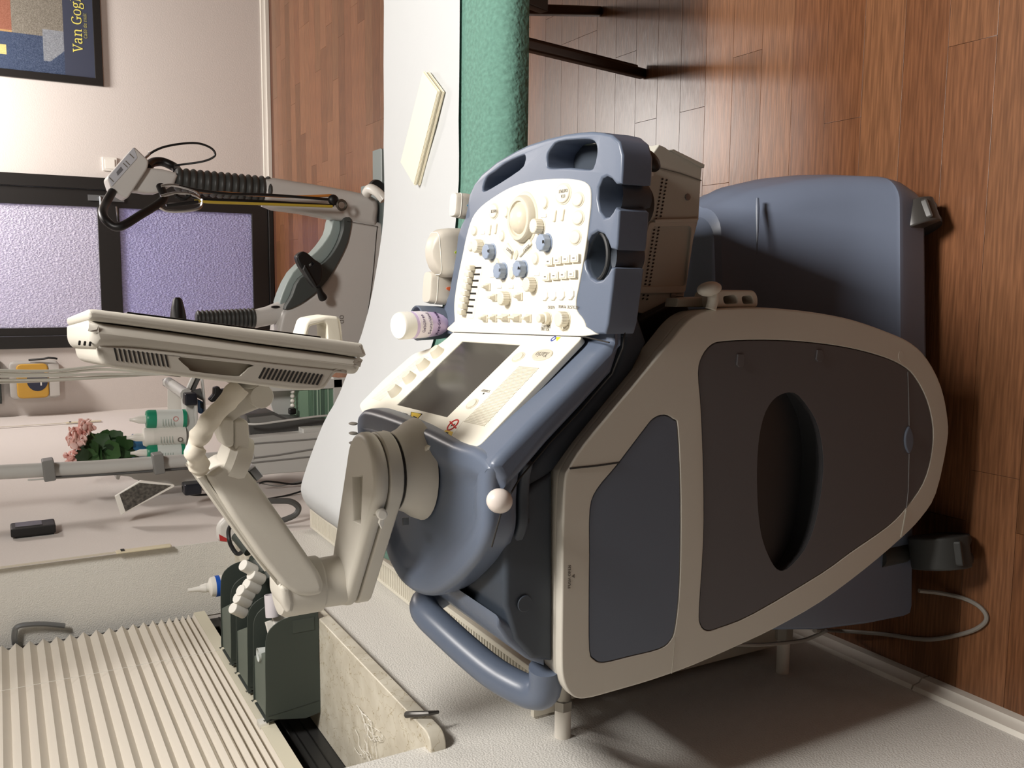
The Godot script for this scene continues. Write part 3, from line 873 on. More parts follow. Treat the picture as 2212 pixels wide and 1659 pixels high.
	part("pull_knob", MB.new().ell(T(Vector3(-0.2843,1.0395,-1.02), 0, 0, -20), Vector3(0.0165, 0.018, 0.016), 20, 14), mat(Color(0.88, 0.84, 0.81), 0.3), sc)
	part("screw", MB.new().lathe(T(Vector3(-0.3257,0.9824,-1.052), 90), PackedVector2Array([Vector2(0, 0), Vector2(0.008, 0), Vector2(0.006, 0.003), Vector2(0, 0.001)]), 14), M.black, sc)
	part("screw_cover", MB.new().lathe(T(Vector3(-0.444,0.9804,-1.052), 90), PackedVector2Array([Vector2(0, 0), Vector2(0.012, 0), Vector2(0.011, 0.001), Vector2(0, 0.001)]), 18), M.blue_deep, sc)
	# column between trunk and console
	part("column", MB.new().prism(F([0, 0, -1.14, 1, 0, 0, 0, 1, 0]), P([-1690,9192,-644,6328,-2161,6272,-3058,8768,-2990,9416]), -0.28, 0.0, 0.01), M.dark, sc)

func castor(at: Vector3, yaw: float, m: Material, size := 1.0) -> void:
	var o := Node3D.new()
	o.name = "castor"
	o.position = at
	o.rotation_degrees.y = yaw
	o.scale = Vector3.ONE * size
	sc.add_child(o, true)
	var side := PackedVector2Array([Vector2(0, 0), Vector2(0.036, 0), Vector2(0.043, 0.004), Vector2(0.045, 0.010), Vector2(0.043, 0.018), Vector2(0, 0.019)])
	for s in [-1, 1]:
		part("wheel", MB.new().lathe(Transform3D(Vector3(0, 1, 0), Vector3(s, 0, 0), Vector3(0, 0, 1) * (-s), Vector3(0.004 * s, 0.045, 0)), side, 28), M.dark, o)
	part("hood", MB.new().prism(Transform3D(Vector3(0, 0, -1), Vector3(0, 1, 0), Vector3(1, 0, 0), Vector3.ZERO), cr(PackedVector2Array([Vector2(-0.05, 0.045), Vector2(-0.045, 0.075), Vector2(-0.02, 0.096), Vector2(0.02, 0.098), Vector2(0.03, 0.07), Vector2(0, 0.06), Vector2(-0.03, 0.05)]), 3), -0.026, 0.026, 0.004), m, o)
	part("stem", MB.new().lathe(T(Vector3(0, 0.085, -0.045)), PackedVector2Array([Vector2(0, 0), Vector2(0.018, 0), Vector2(0.018, 0.06), Vector2(0, 0.06)]), 16), m, o)
	part("pedal", MB.new().box(T(Vector3(0, 0.075, 0.035), 25), Vector3(0.04, 0.010, 0.036), 0.003, 0.006), m, o)

const OPX := Vector3(0, 0, -1)    # the operator's reading direction on the keyboard
const OPY := Vector3(-1, 0, 0)
func kb(at: Vector3) -> Transform3D:   # frame on the keyboard: local x to the operator's right, local y away from the operator, z up
	return Transform3D(OPX, OPY, Vector3(0, 1, 0), at)
func kup(at: Vector3) -> Transform3D:  # the same with local y up, for turned shapes
	return Transform3D(Basis(Vector3(1, 0, 0), Vector3(0, 1, 0), Vector3(0, 0, 1)), at)
func button(at: Vector3, a: float, b: float, h: float, m: Material, parent: Node, called := "button") -> MeshInstance3D:
	# a: half length across (along z), b: half length along x
	var mb := MB.new().prism(kb(at), oval(a, b, 24), -0.001, h, minf(h * 0.8, 0.0022))
	return part(called, mb, m, parent)
func knob(at: Vector3, r: float, h: float, m: Material, parent: Node, flutes := 0) -> MeshInstance3D:
	var o := PackedVector2Array()
	var n := 48 if flutes else 28
	for i in n:
		var a := TAU * i / n
		var rr := r * (1.0 + (0.045 * cos(a * flutes) if flutes else 0.0))
		o.append(Vector2(cos(a), sin(a)) * rr)
	var mb := MB.new()
	mb.lathe(kup(at), PackedVector2Array([Vector2(0, -0.001), Vector2(r * 1.14, -0.001), Vector2(r * 1.14, 0.0012), Vector2(r * 0.9, 0.0016), Vector2(0, 0.0016)]), 28)
	mb.prism(kb(at), o, 0.001, h, 0.0022)
	return part("knob", mb, m, parent)

func scanner_console() -> void:
	# ---- keyboard slab with two grip holes and two cable slots
	var rim := P([-699,10292,-556,10231,-48,10139,140,10113,202,10094,221,10170,128,10253,52,10371,33,10516,91,10678,209,10786,385,10826,553,10784,672,10672,716,10515,671,10358,580,10268,472,10200,449,10071,523,10052,969,10015,1024,10101,960,10162,903,10246,897,10355,999,10479,1160,10529,1316,10511,1427,10426,1448,10318,1407,10209,1323,10101,1319,9986,1481,9971,1691,9968,1875,10047,1989,10229,2052,10468,2099,10715,2127,11017,2149,11369,2153,11907,2132,12442,2090,12804,1988,13450,1839,13994,1701,14270,1526,14465,1300,14554,1143,14627,1029,14775,830,14925,500,15001,125,15156,-216,15294,-436,15516,-703,15681,-984,15682])
	var g1 := P([1761,13824,1564,13957,1577,13656,1784,12696,1888,12537,1958,12524,1989,12611,1933,13150,1833,13545])
	var g2 := P([2004,11746,1923,11862,1795,11873,1711,11792,1661,11245,1582,10722,1634,10622,1718,10580,1841,10561,1949,10632,2012,10873,2067,11555])
	g1 = cr(g1, 3); g2 = cr(g2, 3)
	var cons := Node3D.new()
	cons.name = "console"
	sc.add_child(cons, true)
	var c1 := shift(oval(0.016, 0.019, 20), P([1302,14464])[0])
	var xk := F([0, 0.87, 0, 1, 0, 0, 0, 0, -1])
	part("keyboard_rim", MB.new().prism(xk, rim, -0.052, 0, 0.004, [g1, g2], 3, true, 0.6), M.blue, cons)
	# dark linings of the two cable holders
	for q in [[Vector3(0.0378,0.87,-1.0482), 0.036, 0.046], [Vector3(0.1175,0.87,-1.032), 0.031, 0.036]]:
		var at: Vector3 = q[0]
		part("holder_lining", MB.new().lathe(kup(at + Vector3(0, -0.062, 0)), PackedVector2Array([Vector2(0, 0), Vector2(q[1] * 0.7, 0.0), Vector2(q[1] * 0.9, 0.03), Vector2(q[1] * 0.96, 0.055), Vector2(q[1] * 0.90, 0.052), Vector2(q[1] * 0.8, 0.02), Vector2(0, 0.012)]), 28), M.blue_deep, cons)
	part("holder_ring", MB.new().tube(ring_of(Vector3(0.0383,0.8605,-1.0641), 0.027, 0.034), 0.0035, 8, true), M.dark, cons)
	part("holder_cup", MB.new().lathe(kup(Vector3(0.1093,0.8,-1.0448)), PackedVector2Array([Vector2(0, 0), Vector2(0.03, 0), Vector2(0.034, 0.045), Vector2(0.030, 0.045), Vector2(0.026, 0.005), Vector2(0, 0.005)]), 24), M.dark, cons)
	# underside shell of the keyboard
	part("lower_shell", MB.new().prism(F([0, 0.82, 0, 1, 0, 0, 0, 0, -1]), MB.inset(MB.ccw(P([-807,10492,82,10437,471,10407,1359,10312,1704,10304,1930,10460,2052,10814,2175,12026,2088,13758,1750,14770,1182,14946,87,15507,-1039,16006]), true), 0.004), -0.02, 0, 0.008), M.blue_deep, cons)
	# ---- cream keyboard
	var pan := cr(P([-919,15097,-710,15000,-508,15019,-296,15000,90,14867,485,14680,822,14516,1116,14302,1293,13972,1437,13427,1533,12885,1566,12207,1521,11427,1461,10998,1397,10786,1298,10680,1106,10663,916,10691,469,10782,-41,10932,-254,10998,-401,10970,-502,10824,-617,10738,-760,10805]), 3)
	var kp := part("keyboard", MB.new().prism(xk, pan, -0.004, 0.0022, 0.0018), M.cream, cons)
	var soft := mat(Color(0.85, 0.825, 0.76), 0.42)
	var shade := mat(Color(0.78, 0.755, 0.69), 0.45)
	var knobb := mat(Color(0.55, 0.60, 0.68), 0.4)
	# trackball in its ring
	var tb: Vector3 = Vector3(0.0999,0.8722,-1.249)
	var tr := part("trackball_ring", MB.new().lathe(kup(tb), PackedVector2Array([Vector2(0.0425, 0), Vector2(0.0415, 0.0012), Vector2(0.037, 0.0014), Vector2(0.036, 0.009), Vector2(0.033, 0.0125), Vector2(0.0275, 0.0125), Vector2(0.0265, 0.009)]), 40), shade, kp)
	part("trackball", MB.new().ell(T(tb + Vector3(0, -0.002, 0)), Vector3(0.027, 0.025, 0.027), 28, 16), mat(Color(0.86, 0.82, 0.74), 0.22), tr)
	# round and oval buttons: position, half size across, half size along, height
	for b in [[Vector3(0.1184,0.872,-1.0973), 0.0135, 0.0095], [Vector3(0.0925,0.872,-1.0957), 0.0135, 0.0095], [Vector3(0.0654,0.872,-1.1023), 0.0135, 0.0095], [Vector3(0.1181,0.872,-1.3496), 0.014, 0.0115], [Vector3(0.1296,0.872,-1.1363), 0.0185, 0.0135],
			[Vector3(0.1202,0.872,-1.187), 0.008, 0.0085], [Vector3(0.0762,0.872,-1.3202), 0.0075, 0.0082], [Vector3(0.037,0.872,-1.2131), 0.0085, 0.0085], [Vector3(0.0304,0.872,-1.338), 0.0075, 0.0085], [Vector3(0.0152,0.872,-1.2855), 0.0075, 0.0085],
			[Vector3(0.0887,0.872,-1.4205), 0.0095, 0.0075], [Vector3(0.0623,0.872,-1.4341), 0.0095, 0.0075], [Vector3(0.1136,0.872,-1.3064), 0.007, 0.0082]]:
		button(b[0], b[1], b[2], 0.0035, soft, kp)
		button(b[0] + Vector3(0, 0.0002, 0), b[1] * 1.2, b[2] * 1.2, 0.0008, shade, kp, "button_ring")
	# split pairs of half-round buttons
	for b in [Vector3(0.0988,0.872,-1.1588), Vector3(0.0991,0.872,-1.1369), Vector3(0.0879,0.872,-1.3632), Vector3(0.0891,0.872,-1.3424)]:
		part("button", MB.new().prism(kb(b), rnd(PackedVector2Array([Vector2(-0.007, -0.009), Vector2(0.007, -0.007), Vector2(0.007, 0.007), Vector2(-0.002, 0.0095)]), 0.004), -0.001, 0.003, 0.0015), soft, kp)
	# knobs
	for b in [Vector3(0.062,0.872,-1.393), Vector3(0.0856,0.872,-1.198), Vector3(-0.0025,0.872,-1.2179), Vector3(-0.0254,0.872,-1.3001)]:
		knob(b, 0.0112, 0.0155, soft, kp, 18)
	for b in [Vector3(0.0512,0.872,-1.3543), Vector3(0.0189,0.872,-1.3146), Vector3(0.0216,0.872,-1.2496), Vector3(0.0603,0.872,-1.1785)]:
		var kn := knob(b, 0.0128, 0.0145, knobb, kp, 9)
	knob(Vector3(-0.0532,0.872,-1.1737), 0.0095, 0.010, soft, kp)
	knob(Vector3(-0.0532,0.872,-1.1737) + Vector3(0, 0.008, 0), 0.0065, 0.011, soft, kp)
	knob(Vector3(-0.0525,0.872,-1.1242), 0.0112, 0.0150, soft, kp, 18)
	var arc := MB.new()
	var ap := PackedVector3Array()
	var ac: Vector3 = Vector3(-0.0524,0.8735,-1.1219)
	for i in 12: ap.append(ac + Vector3(-0.0165 * cos(i * 0.17 - 0.95), 0, -0.0165 * sin(i * 0.17 - 0.3)))
	arc.tube(ap, 0.0016, 6)
	part("scale_mark", arc, shade, kp)
	# select keys either side of the small centre key
	for q in [P([653,13010,508,12814,370,12869,543,13155]), P([499,12618,687,12299,596,12221,396,12602])]:
		part("select_key", MB.new().prism(xk, rnd(q, 0.002), 0.0015, 0.0055, 0.0015), soft, kp)
	part("centre_key", MB.new().prism(xk, cr(P([526,12716,469,12666,410,12686,364,12741,394,12791,463,12778]), 2), 0.0015, 0.004, 0.001), shade, kp)
	# eight square keys in two rows, four bevelled buttons below
	for b in [Vector3(0.0321,0.872,-1.1676), Vector3(0.0336,0.872,-1.1436), Vector3(0.0348,0.872,-1.1204), Vector3(0.0357,0.872,-1.0975), Vector3(0.0093,0.872,-1.1752), Vector3(0.0109,0.872,-1.1509), Vector3(0.0121,0.872,-1.1274), Vector3(0.0131,0.872,-1.1042)]:
		var ky := part("square_key", MB.new().box(Transform3D(kb(b).basis, b + Vector3(0, 0.0025, 0)), Vector3(0.0215, 0.0125, 0.006), 0.0012, 0.002), soft, kp)
		part("key_cap", MB.new().box(Transform3D(kb(b).basis, b + Vector3(0, 0.0058, 0)), Vector3(0.014, 0.0075, 0.0012), 0.0004, 0.0015), M.cream, ky)
		part("key_mark", MB.new().box(Transform3D(kb(b).basis, b + Vector3(0, 0.0064, 0)), Vector3(0.006, 0.0018, 0.0003)), M.grey_print, ky)
	for b in [Vector3(-0.0178,0.872,-1.1846), Vector3(-0.0168,0.872,-1.1609), Vector3(-0.016,0.872,-1.1379), Vector3(-0.0149,0.872,-1.1132)]:
		var oc := PackedVector2Array()
		for i in 8: oc.append(Vector2(cos(TAU * (i + 0.5) / 8) * 0.0115, sin(TAU * (i + 0.5) / 8) * 0.0095))
		part("button", MB.new().prism(kb(b), oc, -0.001, 0.0035, 0.0015), M.white, kp)
	# small lamps and legends
	for b in [Vector3(0.0117,0.8728,-1.3554), Vector3(-0.0062,0.8728,-1.3293), Vector3(-0.0062,0.8728,-1.2895), Vector3(-0.0027,0.8728,-1.2481), Vector3(0.0139,0.8728,-1.2094), Vector3(0.1014,0.8728,-1.1904), Vector3(0.0849,0.8728,-1.3892)]:
		part("indicator", MB.new().box(Transform3D(kb(b).basis, b), Vector3(0.017, 0.0055, 0.0022), 0.0005, 0.0015), M.white, kp)
	for b in [Vector3(-0.0074,0.872,-1.3677), Vector3(-0.025,0.872,-1.3442), Vector3(-0.0217,0.872,-1.2588), Vector3(-0.0609,0.872,-1.3775), Vector3(-0.0592,0.872,-1.3438), Vector3(-0.0554,0.872,-1.2309)]:
		paddle(b, 0.006, soft, shade, kp)
	for b in [Vector3(-0.0574,0.872,-1.3055), Vector3(-0.0561,0.872,-1.2681)]:
		paddle(b, 0.0165, soft, shade, kp)
	# eight gain sliders in a shallow field
	part("slider_field", MB.new().prism(xk, rnd(P([313,14446,305,13867,-630,14229,-634,14858]), 0.004), 0.002, 0.0026, 0.0004), M.cream, kp)
	for b in [Vector3(0.0251,0.8725,-1.4183), Vector3(0.014,0.8725,-1.4236), Vector3(0.003,0.8725,-1.4286), Vector3(-0.0079,0.8725,-1.4328), Vector3(-0.0192,0.8725,-1.4378), Vector3(-0.0304,0.8725,-1.442), Vector3(-0.0418,0.8725,-1.4471), Vector3(-0.0532,0.8725,-1.4514)]:
		part("slider_slot", MB.new().box(T(b + Vector3(0, 0.0002, 0.004)), Vector3(0.0032, 0.001, 0.042)), M.line, kp)
		var sl := part("slider", MB.new().box(T(b + Vector3(0, 0.006, -0.002)), Vector3(0.0095, 0.012, 0.010), 0.002, 0.003), soft, kp)
		part("slider_tab", MB.new().box(T(b + Vector3(0, 0.009, -0.009)), Vector3(0.006, 0.006, 0.010), 0.0015), soft, sl)
	for q in [["AUDIO", Vector3(-0.0365,0.8724,-1.1654), 0.0022], ["ACOUSTIC POWER", Vector3(-0.0346,0.8724,-1.1188), 0.0022], ["VOLUME", Vector3(-0.0705,0.8724,-1.1828), 0.002], ["BALANCE", Vector3(-0.0659,0.8724,-1.1804), 0.002]]:
		lettering(q[0], kb(q[1]), q[2], M.grey_print, kp)
	for q in [["2D", Vector3(0.052,0.887,-1.3408)], ["CF", Vector3(0.0205,0.887,-1.3021)], ["PW", Vector3(0.023,0.887,-1.2384)], ["M", Vector3(0.0611,0.887,-1.1675)]]:
		lettering(q[0], kb(q[1]), 0.004, M.line, kp)
	for q in [["SELECT", Vector3(0.0511,0.8779,-1.2863), -25.0], ["SELECT", Vector3(0.0534,0.8779,-1.2323), 25.0], ["LCA\nOUTPUT", Vector3(0.1295,0.8758,-1.1315), 0.0], ["FREEZE", Vector3(0.1179,0.8758,-1.3441), 0.0]]:
		lettering(q[0], kb(q[1]) * T(Vector3.ZERO, 0, 0, q[2]), 0.0021, M.grey_print, kp)

	# ---- sloping screen section: blue body, cream facing, touch screen
	var body := P([303,-466,7,-450,-198,-198,-592,277,-1045,882,-1411,1330,-1528,1456,-1612,1478,-1794,1370,-1938,1288,-1763,1061,-1335,594,-897,67,-441,-465,-56,-617,301,-617])
	part("console_body", MB.new().prism(F([-0.08,0.9,-1.03,0.9994,0,-0.036,0,1,0]), body, -0.50, 0.0, 0.013, [], 4), M.blue, cons)
	part("body_seam", MB.new().tube(V([-564,8337,-10295,-901,8384,-10295,-1260,8559,-10295,-1725,9063,-10295,-2161,9582,-10295,-2600,10041,-10295,-2974,10300,-10295,-3482,10457,-10295]), 0.0012, 6), M.line, cons)
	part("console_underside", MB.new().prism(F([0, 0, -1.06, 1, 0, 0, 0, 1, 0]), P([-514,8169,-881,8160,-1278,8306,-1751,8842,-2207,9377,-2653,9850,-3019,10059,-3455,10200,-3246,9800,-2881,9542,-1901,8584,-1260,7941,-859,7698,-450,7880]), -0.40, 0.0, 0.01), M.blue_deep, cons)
	part("neck_cable_tray", MB.new().prism(F([0, 0, -1.12, 1, 0, 0, 0, 1, 0]), P([-547,7418,-193,6514,-561,6310,-1350,7033,-1888,7822,-1730,8085]), -0.30, 0.0, 0.006), M.black, cons)
	var xs := F([-0.077,0.87,-1.08,-0.036,0,-0.9994,-0.6706,0.7415,0.0241])
	var face := rnd(P([4274,4,-3,-15,153,2214,969,2235,2295,2203,3828,2169,4821,2152,5283,2006,5270,1340,5072,623,4392,379,4266,164]), 0.012)
	part("screen_bed", MB.new().prism(xs, MB.inset(MB.ccw(face, true), -0.003), -0.045, -0.012, 0.002), M.blue, cons)
	var sf := part("screen_facing", MB.new().prism(xs, face, -0.008, 0.0025, 0.002, [P([3564,226,1493,237,1690,1846,3751,1823])]), M.cream, cons)
	var qa: Vector3 = Vector3(-0.2297,1.034,-1.197); var qb: Vector3 = Vector3(-0.2363,1.0311,-1.4522); var qc: Vector3 = Vector3(-0.2681,1.058,-1.222); var qd: Vector3 = Vector3(-0.272,1.058,-1.3503)
	var br := MB.new()
	var prev := PackedVector3Array()
	for i in 9:   # a flared apron from the facing up to the pedestal
		var t1 := i / 8.0
		var ca := qa.lerp(qc, t1); var cb := qb.lerp(qd, t1)
		ca.z -= 0.012 * sin(t1 * PI); cb.z += 0.010 * sin(t1 * PI)
		ca.y = lerpf(qa.y + 0.002, 1.0575, smoothstep(0.0, 0.45, t1)); cb.y = lerpf(qb.y + 0.002, 1.0575, smoothstep(0.0, 0.45, t1))
		var row := PackedVector3Array([ca + Vector3(0, -0.03, 0)])
		for k in 9: row.append(ca.lerp(cb, k / 8.0) + Vector3(0, -0.003 if k in [0, 8] else 0.0, 0))
		row.append(cb + Vector3(0, -0.03, 0))
		if i > 0:
			for k in 10: br.quad(prev[k + 1], prev[k], row[k], row[k + 1])
		prev = row
	part("apron", br, M.cream, cons, 60)
	part("seam", MB.new().tube(V([-914,8725,-15006,-830,8725,-12638,-762,8725,-10744,-805,8725,-10144]), 0.0011, 6), M.line, cons)
	var ts := mat(Color(0.23, 0.225, 0.205), 0.16)
	part("touch_screen", MB.new().prism(xs, MB.inset(MB.ccw(P([3564,226,1493,237,1690,1846,3751,1823]), true), -0.001), -0.006, 0.0008), ts, sf)
	for b in [Vector3(-0.1302,0.9129,-1.4781), Vector3(-0.1524,0.9371,-1.485), Vector3(-0.1751,0.962,-1.49), Vector3(-0.1984,0.9876,-1.4951)]:
		var kx := Transform3D(xs.basis.x, xs.basis.z, xs.basis.x.cross(xs.basis.z), b)
		part("knob", MB.new().lathe(kx, PackedVector2Array([Vector2(0, 0), Vector2(0.0135, 0), Vector2(0.0125, 0.006), Vector2(0.0105, 0.014), Vector2(0.0095, 0.0165), Vector2(0, 0.0165)]), 26), soft, sf)
	for b in [[Vector3(-0.1151,0.9073,-1.1999), 0.012, 0.0085], [Vector3(-0.1838,0.9828,-1.2075), 0.011, 0.0085]]:
		var kx := Transform3D(xs.basis.x, xs.basis.y, xs.basis.z, b[0])
		part("button_ring", MB.new().prism(kx, oval(b[1] * 1.3, b[2] * 1.3), 0, 0.0032, 0.0006), shade, sf)
		part("button", MB.new().prism(kx, oval(b[1], b[2]), 0, 0.0052, 0.002), soft, sf)
	var badge := Transform3D(xs.basis.x, xs.basis.y, xs.basis.z, Vector3(-0.1078,0.9017,-1.1385))
	var bd := part("badge", MB.new().prism(badge, oval(0.026, 0.012, 32), 0, 0.0042, 0.0015), shade, sf)
	lettering("Xario", badge * T(Vector3(0, 0, 0.0043)), 0.0095, mat(Color(0.52, 0.50, 0.46), 0.35, 0.4), bd, "Droid Serif", "lettering", true)
	lettering("STANDBY", Transform3D(xs.basis.x, xs.basis.y, xs.basis.z, Vector3(-0.1646,0.9619,-1.2024) + xs.basis.z * 0.0026), 0.0022, M.grey_print, sf)
	part("status_lamp", MB.new().prism(Transform3D(xs.basis.x, xs.basis.y, xs.basis.z, Vector3(-0.1685,0.9662,-1.2017)), oval(0.0018, 0.0018, 10), 0, 0.003), M.dark, sf)
	# ribbed fields beside the screen (too fine to count): raised hair lines
	var rb := MB.new()
	var q0: Vector3 = Vector3(-0.1272,0.9217,-1.1733); var q1: Vector3 = Vector3(-0.125,0.9216,-1.116); var q2: Vector3 = Vector3(-0.2032,1.0078,-1.1196); var q3: Vector3 = Vector3(-0.2055,1.0078,-1.1839)
	for i in 44:
		var a := q0.lerp(q3, i / 43.0) + xs.basis.z * 0.0026
		var b := q1.lerp(q2, i / 43.0) + xs.basis.z * 0.0026
		rb.box(Transform3D((b - a).normalized(), xs.basis.y, xs.basis.z, (a + b) / 2), Vector3((b - a).length(), 0.0014, 0.0016))
	var rr := part("speaker_ribs", rb, shade, sf)
	rr.set_meta("kind", "stuff")
	var rb2 := MB.new()
	q0 = Vector3(-0.1381,0.9191,-1.542); q1 = Vector3(-0.1384,0.9211,-1.5024); q2 = Vector3(-0.2154,1.005,-1.5272); q3 = Vector3(-0.2157,1.0035,-1.5728)
	for i in 40:
		var a := q0.lerp(q3, i / 39.0) + xs.basis.z * 0.0024
		var b := q1.lerp(q2, i / 39.0) + xs.basis.z * 0.0024
		rb2.box(Transform3D((b - a).normalized(), xs.basis.y, xs.basis.z, (a + b) / 2), Vector3((b - a).length(), 0.0012, 0.001))
	part("speaker_ribs", rb2, soft, sf).set_meta("kind", "stuff")
	stickers(xs, sf)
	# ---- rear tray: rounded blue deck with a shallow bowl
	var tray := cr(P([-2427,10277,-2631,10340,-2919,10376,-3298,10386,-3675,10611,-4059,11045,-4434,11572,-4737,12159,-4892,12776,-4891,13323,-4756,13720,-4609,13965,-4268,14299,-3867,14688,-3438,15020,-2902,15312,-2536,15396,-2304,15220,-2189,14641,-2190,12657,-2252,11418,-2242,10868,-2274,10567,-2335,10382]), 3)
	var xt := F([0, 1.05, 0, 1, 0, 0, 0, 0, -1])
	var oc := MB.ccw(tray, true)
	var tm := MB.new()
	var steps := [Vector2(0.012, -0.052), Vector2(0.003, -0.047), Vector2(0.0, -0.036), Vector2(0.0, -0.013), Vector2(0.0016, -0.0065), Vector2(0.006, -0.0015), Vector2(0.012, 0.0), Vector2(0.026, -0.0005), Vector2(0.034, -0.003), Vector2(0.042, -0.0075), Vector2(0.052, -0.011), Vector2(0.060, -0.012)]
	var rings := []
	for st in steps:
		var ring := PackedVector3Array()
		for p in MB.inset(oc, st.x): ring.append(xt * Vector3(p.x, p.y, st.y))
		rings.append(ring)
	tm.loft(rings, true, false)
	tm.cap(xt, [[MB.inset(oc, 0.060), oc, 0.060]], -0.012, false)
	part("rear_tray", tm, M.blue, cons, 60)
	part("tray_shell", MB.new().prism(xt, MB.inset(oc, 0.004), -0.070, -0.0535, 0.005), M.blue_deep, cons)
	for i in 4:
		part("cable_hook", MB.new().ell(T(Vector3(-0.26,1.04,-1.5801) + Vector3(-0.018 * i, 0, 0.0)), Vector3(0.003, 0.008, 0.012), 10, 8), M.grey_print, cons)
	# beige flat and pedestal carrying the monitor arm
	part("pedestal", MB.new().lathe(kup(Vector3(-0.29, 1.041, -1.285)), PackedVector2Array([Vector2(0.080, 0.0), Vector2(0.075, 0.012), Vector2(0.066, 0.024), Vector2(0.061, 0.036), Vector2(0.060, 0.042), Vector2(0, 0.042)]), 36), M.beige, cons)
	part("seam", MB.new().tube(V([-2925,10575,-12851,-2856,10575,-12404,-2860,10575,-12199]), 0.0007, 6), M.line, cons)
	part("catch", MB.new().box(T(Vector3(-0.3758,1.055,-1.2996)), Vector3(0.012, 0.01, 0.004), 0.001), M.steel, cons)

func ring_of(c: Vector3, a: float, b: float) -> PackedVector3Array:
	var r := PackedVector3Array()
	for i in 32: r.append(c + Vector3(cos(TAU * i / 32) * b, 0, sin(TAU * i / 32) * a))
	return r

func paddle(at: Vector3, w: float, m: Material, sm: Material, parent: Node) -> void:
	var o := part("paddle", MB.new().box(Transform3D(kb(at).basis, at + Vector3(0, 0.001, 0)), Vector3(w + 0.010, 0.013, 0.0025), 0.0006, 0.001), sm, parent)
	var tip := Vector3(at.x, at.y + 0.014, at.z)
	part("lever", MB.new().prism(Transform3D(Vector3(1, 0, 0), Vector3(0, 1, 0), Vector3(0, 0, 1), at), PackedVector2Array([Vector2(-0.0055, 0.001), Vector2(0.0055, 0.001), Vector2(0.003, 0.008), Vector2(0.0022, 0.013), Vector2(-0.0005, 0.013), Vector2(-0.003, 0.007)]), -w * 0.5 - 0.002, w * 0.5 + 0.002, 0.001), m, o)

func stickers(xs: Transform3D, sf: Node) -> void:
	# printed labels on the cream facing
	var zz := xs.basis.z
	var paper := mat(Color(0.93, 0.92, 0.87), 0.5)
	var l1 := part("warning_label", MB.new().prism(xs, P([3406,1914,2487,1923,2198,2229,2984,2223]), 0.0022, 0.0028), paper, sf)
	part("print", MB.new().prism(xs, P([2957,1911,2544,1899,2515,2226]), 0.0027, 0.0031), M.yellow, l1)
	part("print", MB.new().tube(closed3(xs, P([2957,1911,2544,1899,2515,2226]), 0.003), 0.0008, 5, true), M.line, l1)
	part("print", MB.new().prism(xs, P([3230,1957,3024,1962,2820,2115,3067,2097]), 0.0027, 0.0031), M.line, l1)
	part("print", MB.new().prism(xs, P([3054,2137,2838,2149,2754,2231,2984,2223]), 0.0027, 0.0031), M.yellow, l1)
	part("print", MB.new().prism(xs, P([2761,1970,2582,1987,2606,2084]), 0.0031, 0.0034), M.line, l1)
	var l2 := part("warning_label", MB.new().prism(xs, P([1438,1841,1121,1855,1035,2181,1384,2171]), 0.0022, 0.0028), paper, sf)
	part("print", MB.new().prism(xs, P([1374,2073,1122,2082,1035,2181,1384,2171]), 0.0027, 0.0031), M.yellow, l2)
	part("print", MB.new().tube(oval3(xs, P([1298,1966])[0], 0.0105), 0.0013, 6, true), M.red, l2)
	part("print", MB.new().tube(PackedVector3Array([xs * Vector3(P([1460,1922])[0].x, P([1460,1922])[0].y, 0.003), xs * Vector3(P([1126,2007])[0].x, P([1126,2007])[0].y, 0.003)]), 0.0012, 6), M.red, l2)
	part("print", MB.new().box(Transform3D(xs.basis, xs * Vector3(P([1298,1966])[0].x, P([1298,1966])[0].y, 0.0029)) * T(Vector3.ZERO, 0, 0, 30), Vector3(0.009, 0.003, 0.0004)), M.line, l2)
	part("print", MB.new().prism(xs, P([1314,2112,1214,2115,1232,2166]), 0.0031, 0.0034), M.line, l2)
	var l3 := part("warning_label", MB.new().prism(xs, P([797,27,523,29,549,139,721,136]), 0.0022, 0.0027), paper, sf)
	part("print", MB.new().tube(oval3(xs, P([690,84])[0], 0.0045), 0.0009, 6, true), mat(Color(0.15, 0.25, 0.6), 0.5), l3)
	part("print", MB.new().prism(xs, P([673,44,537,39,548,129]), 0.0027, 0.003), M.yellow, l3)

func closed3(x: Transform3D, p: PackedVector2Array, z: float) -> PackedVector3Array:
	var r := PackedVector3Array()
	for q in p: r.append(x * Vector3(q.x, q.y, z))
	return r
func oval3(x: Transform3D, c: Vector2, r: float) -> PackedVector3Array:
	var o := PackedVector3Array()
	for i in 20: o.append(x * Vector3(c.x + cos(TAU * i / 20) * r, c.y + sin(TAU * i / 20) * r, 0.0029))
	return o

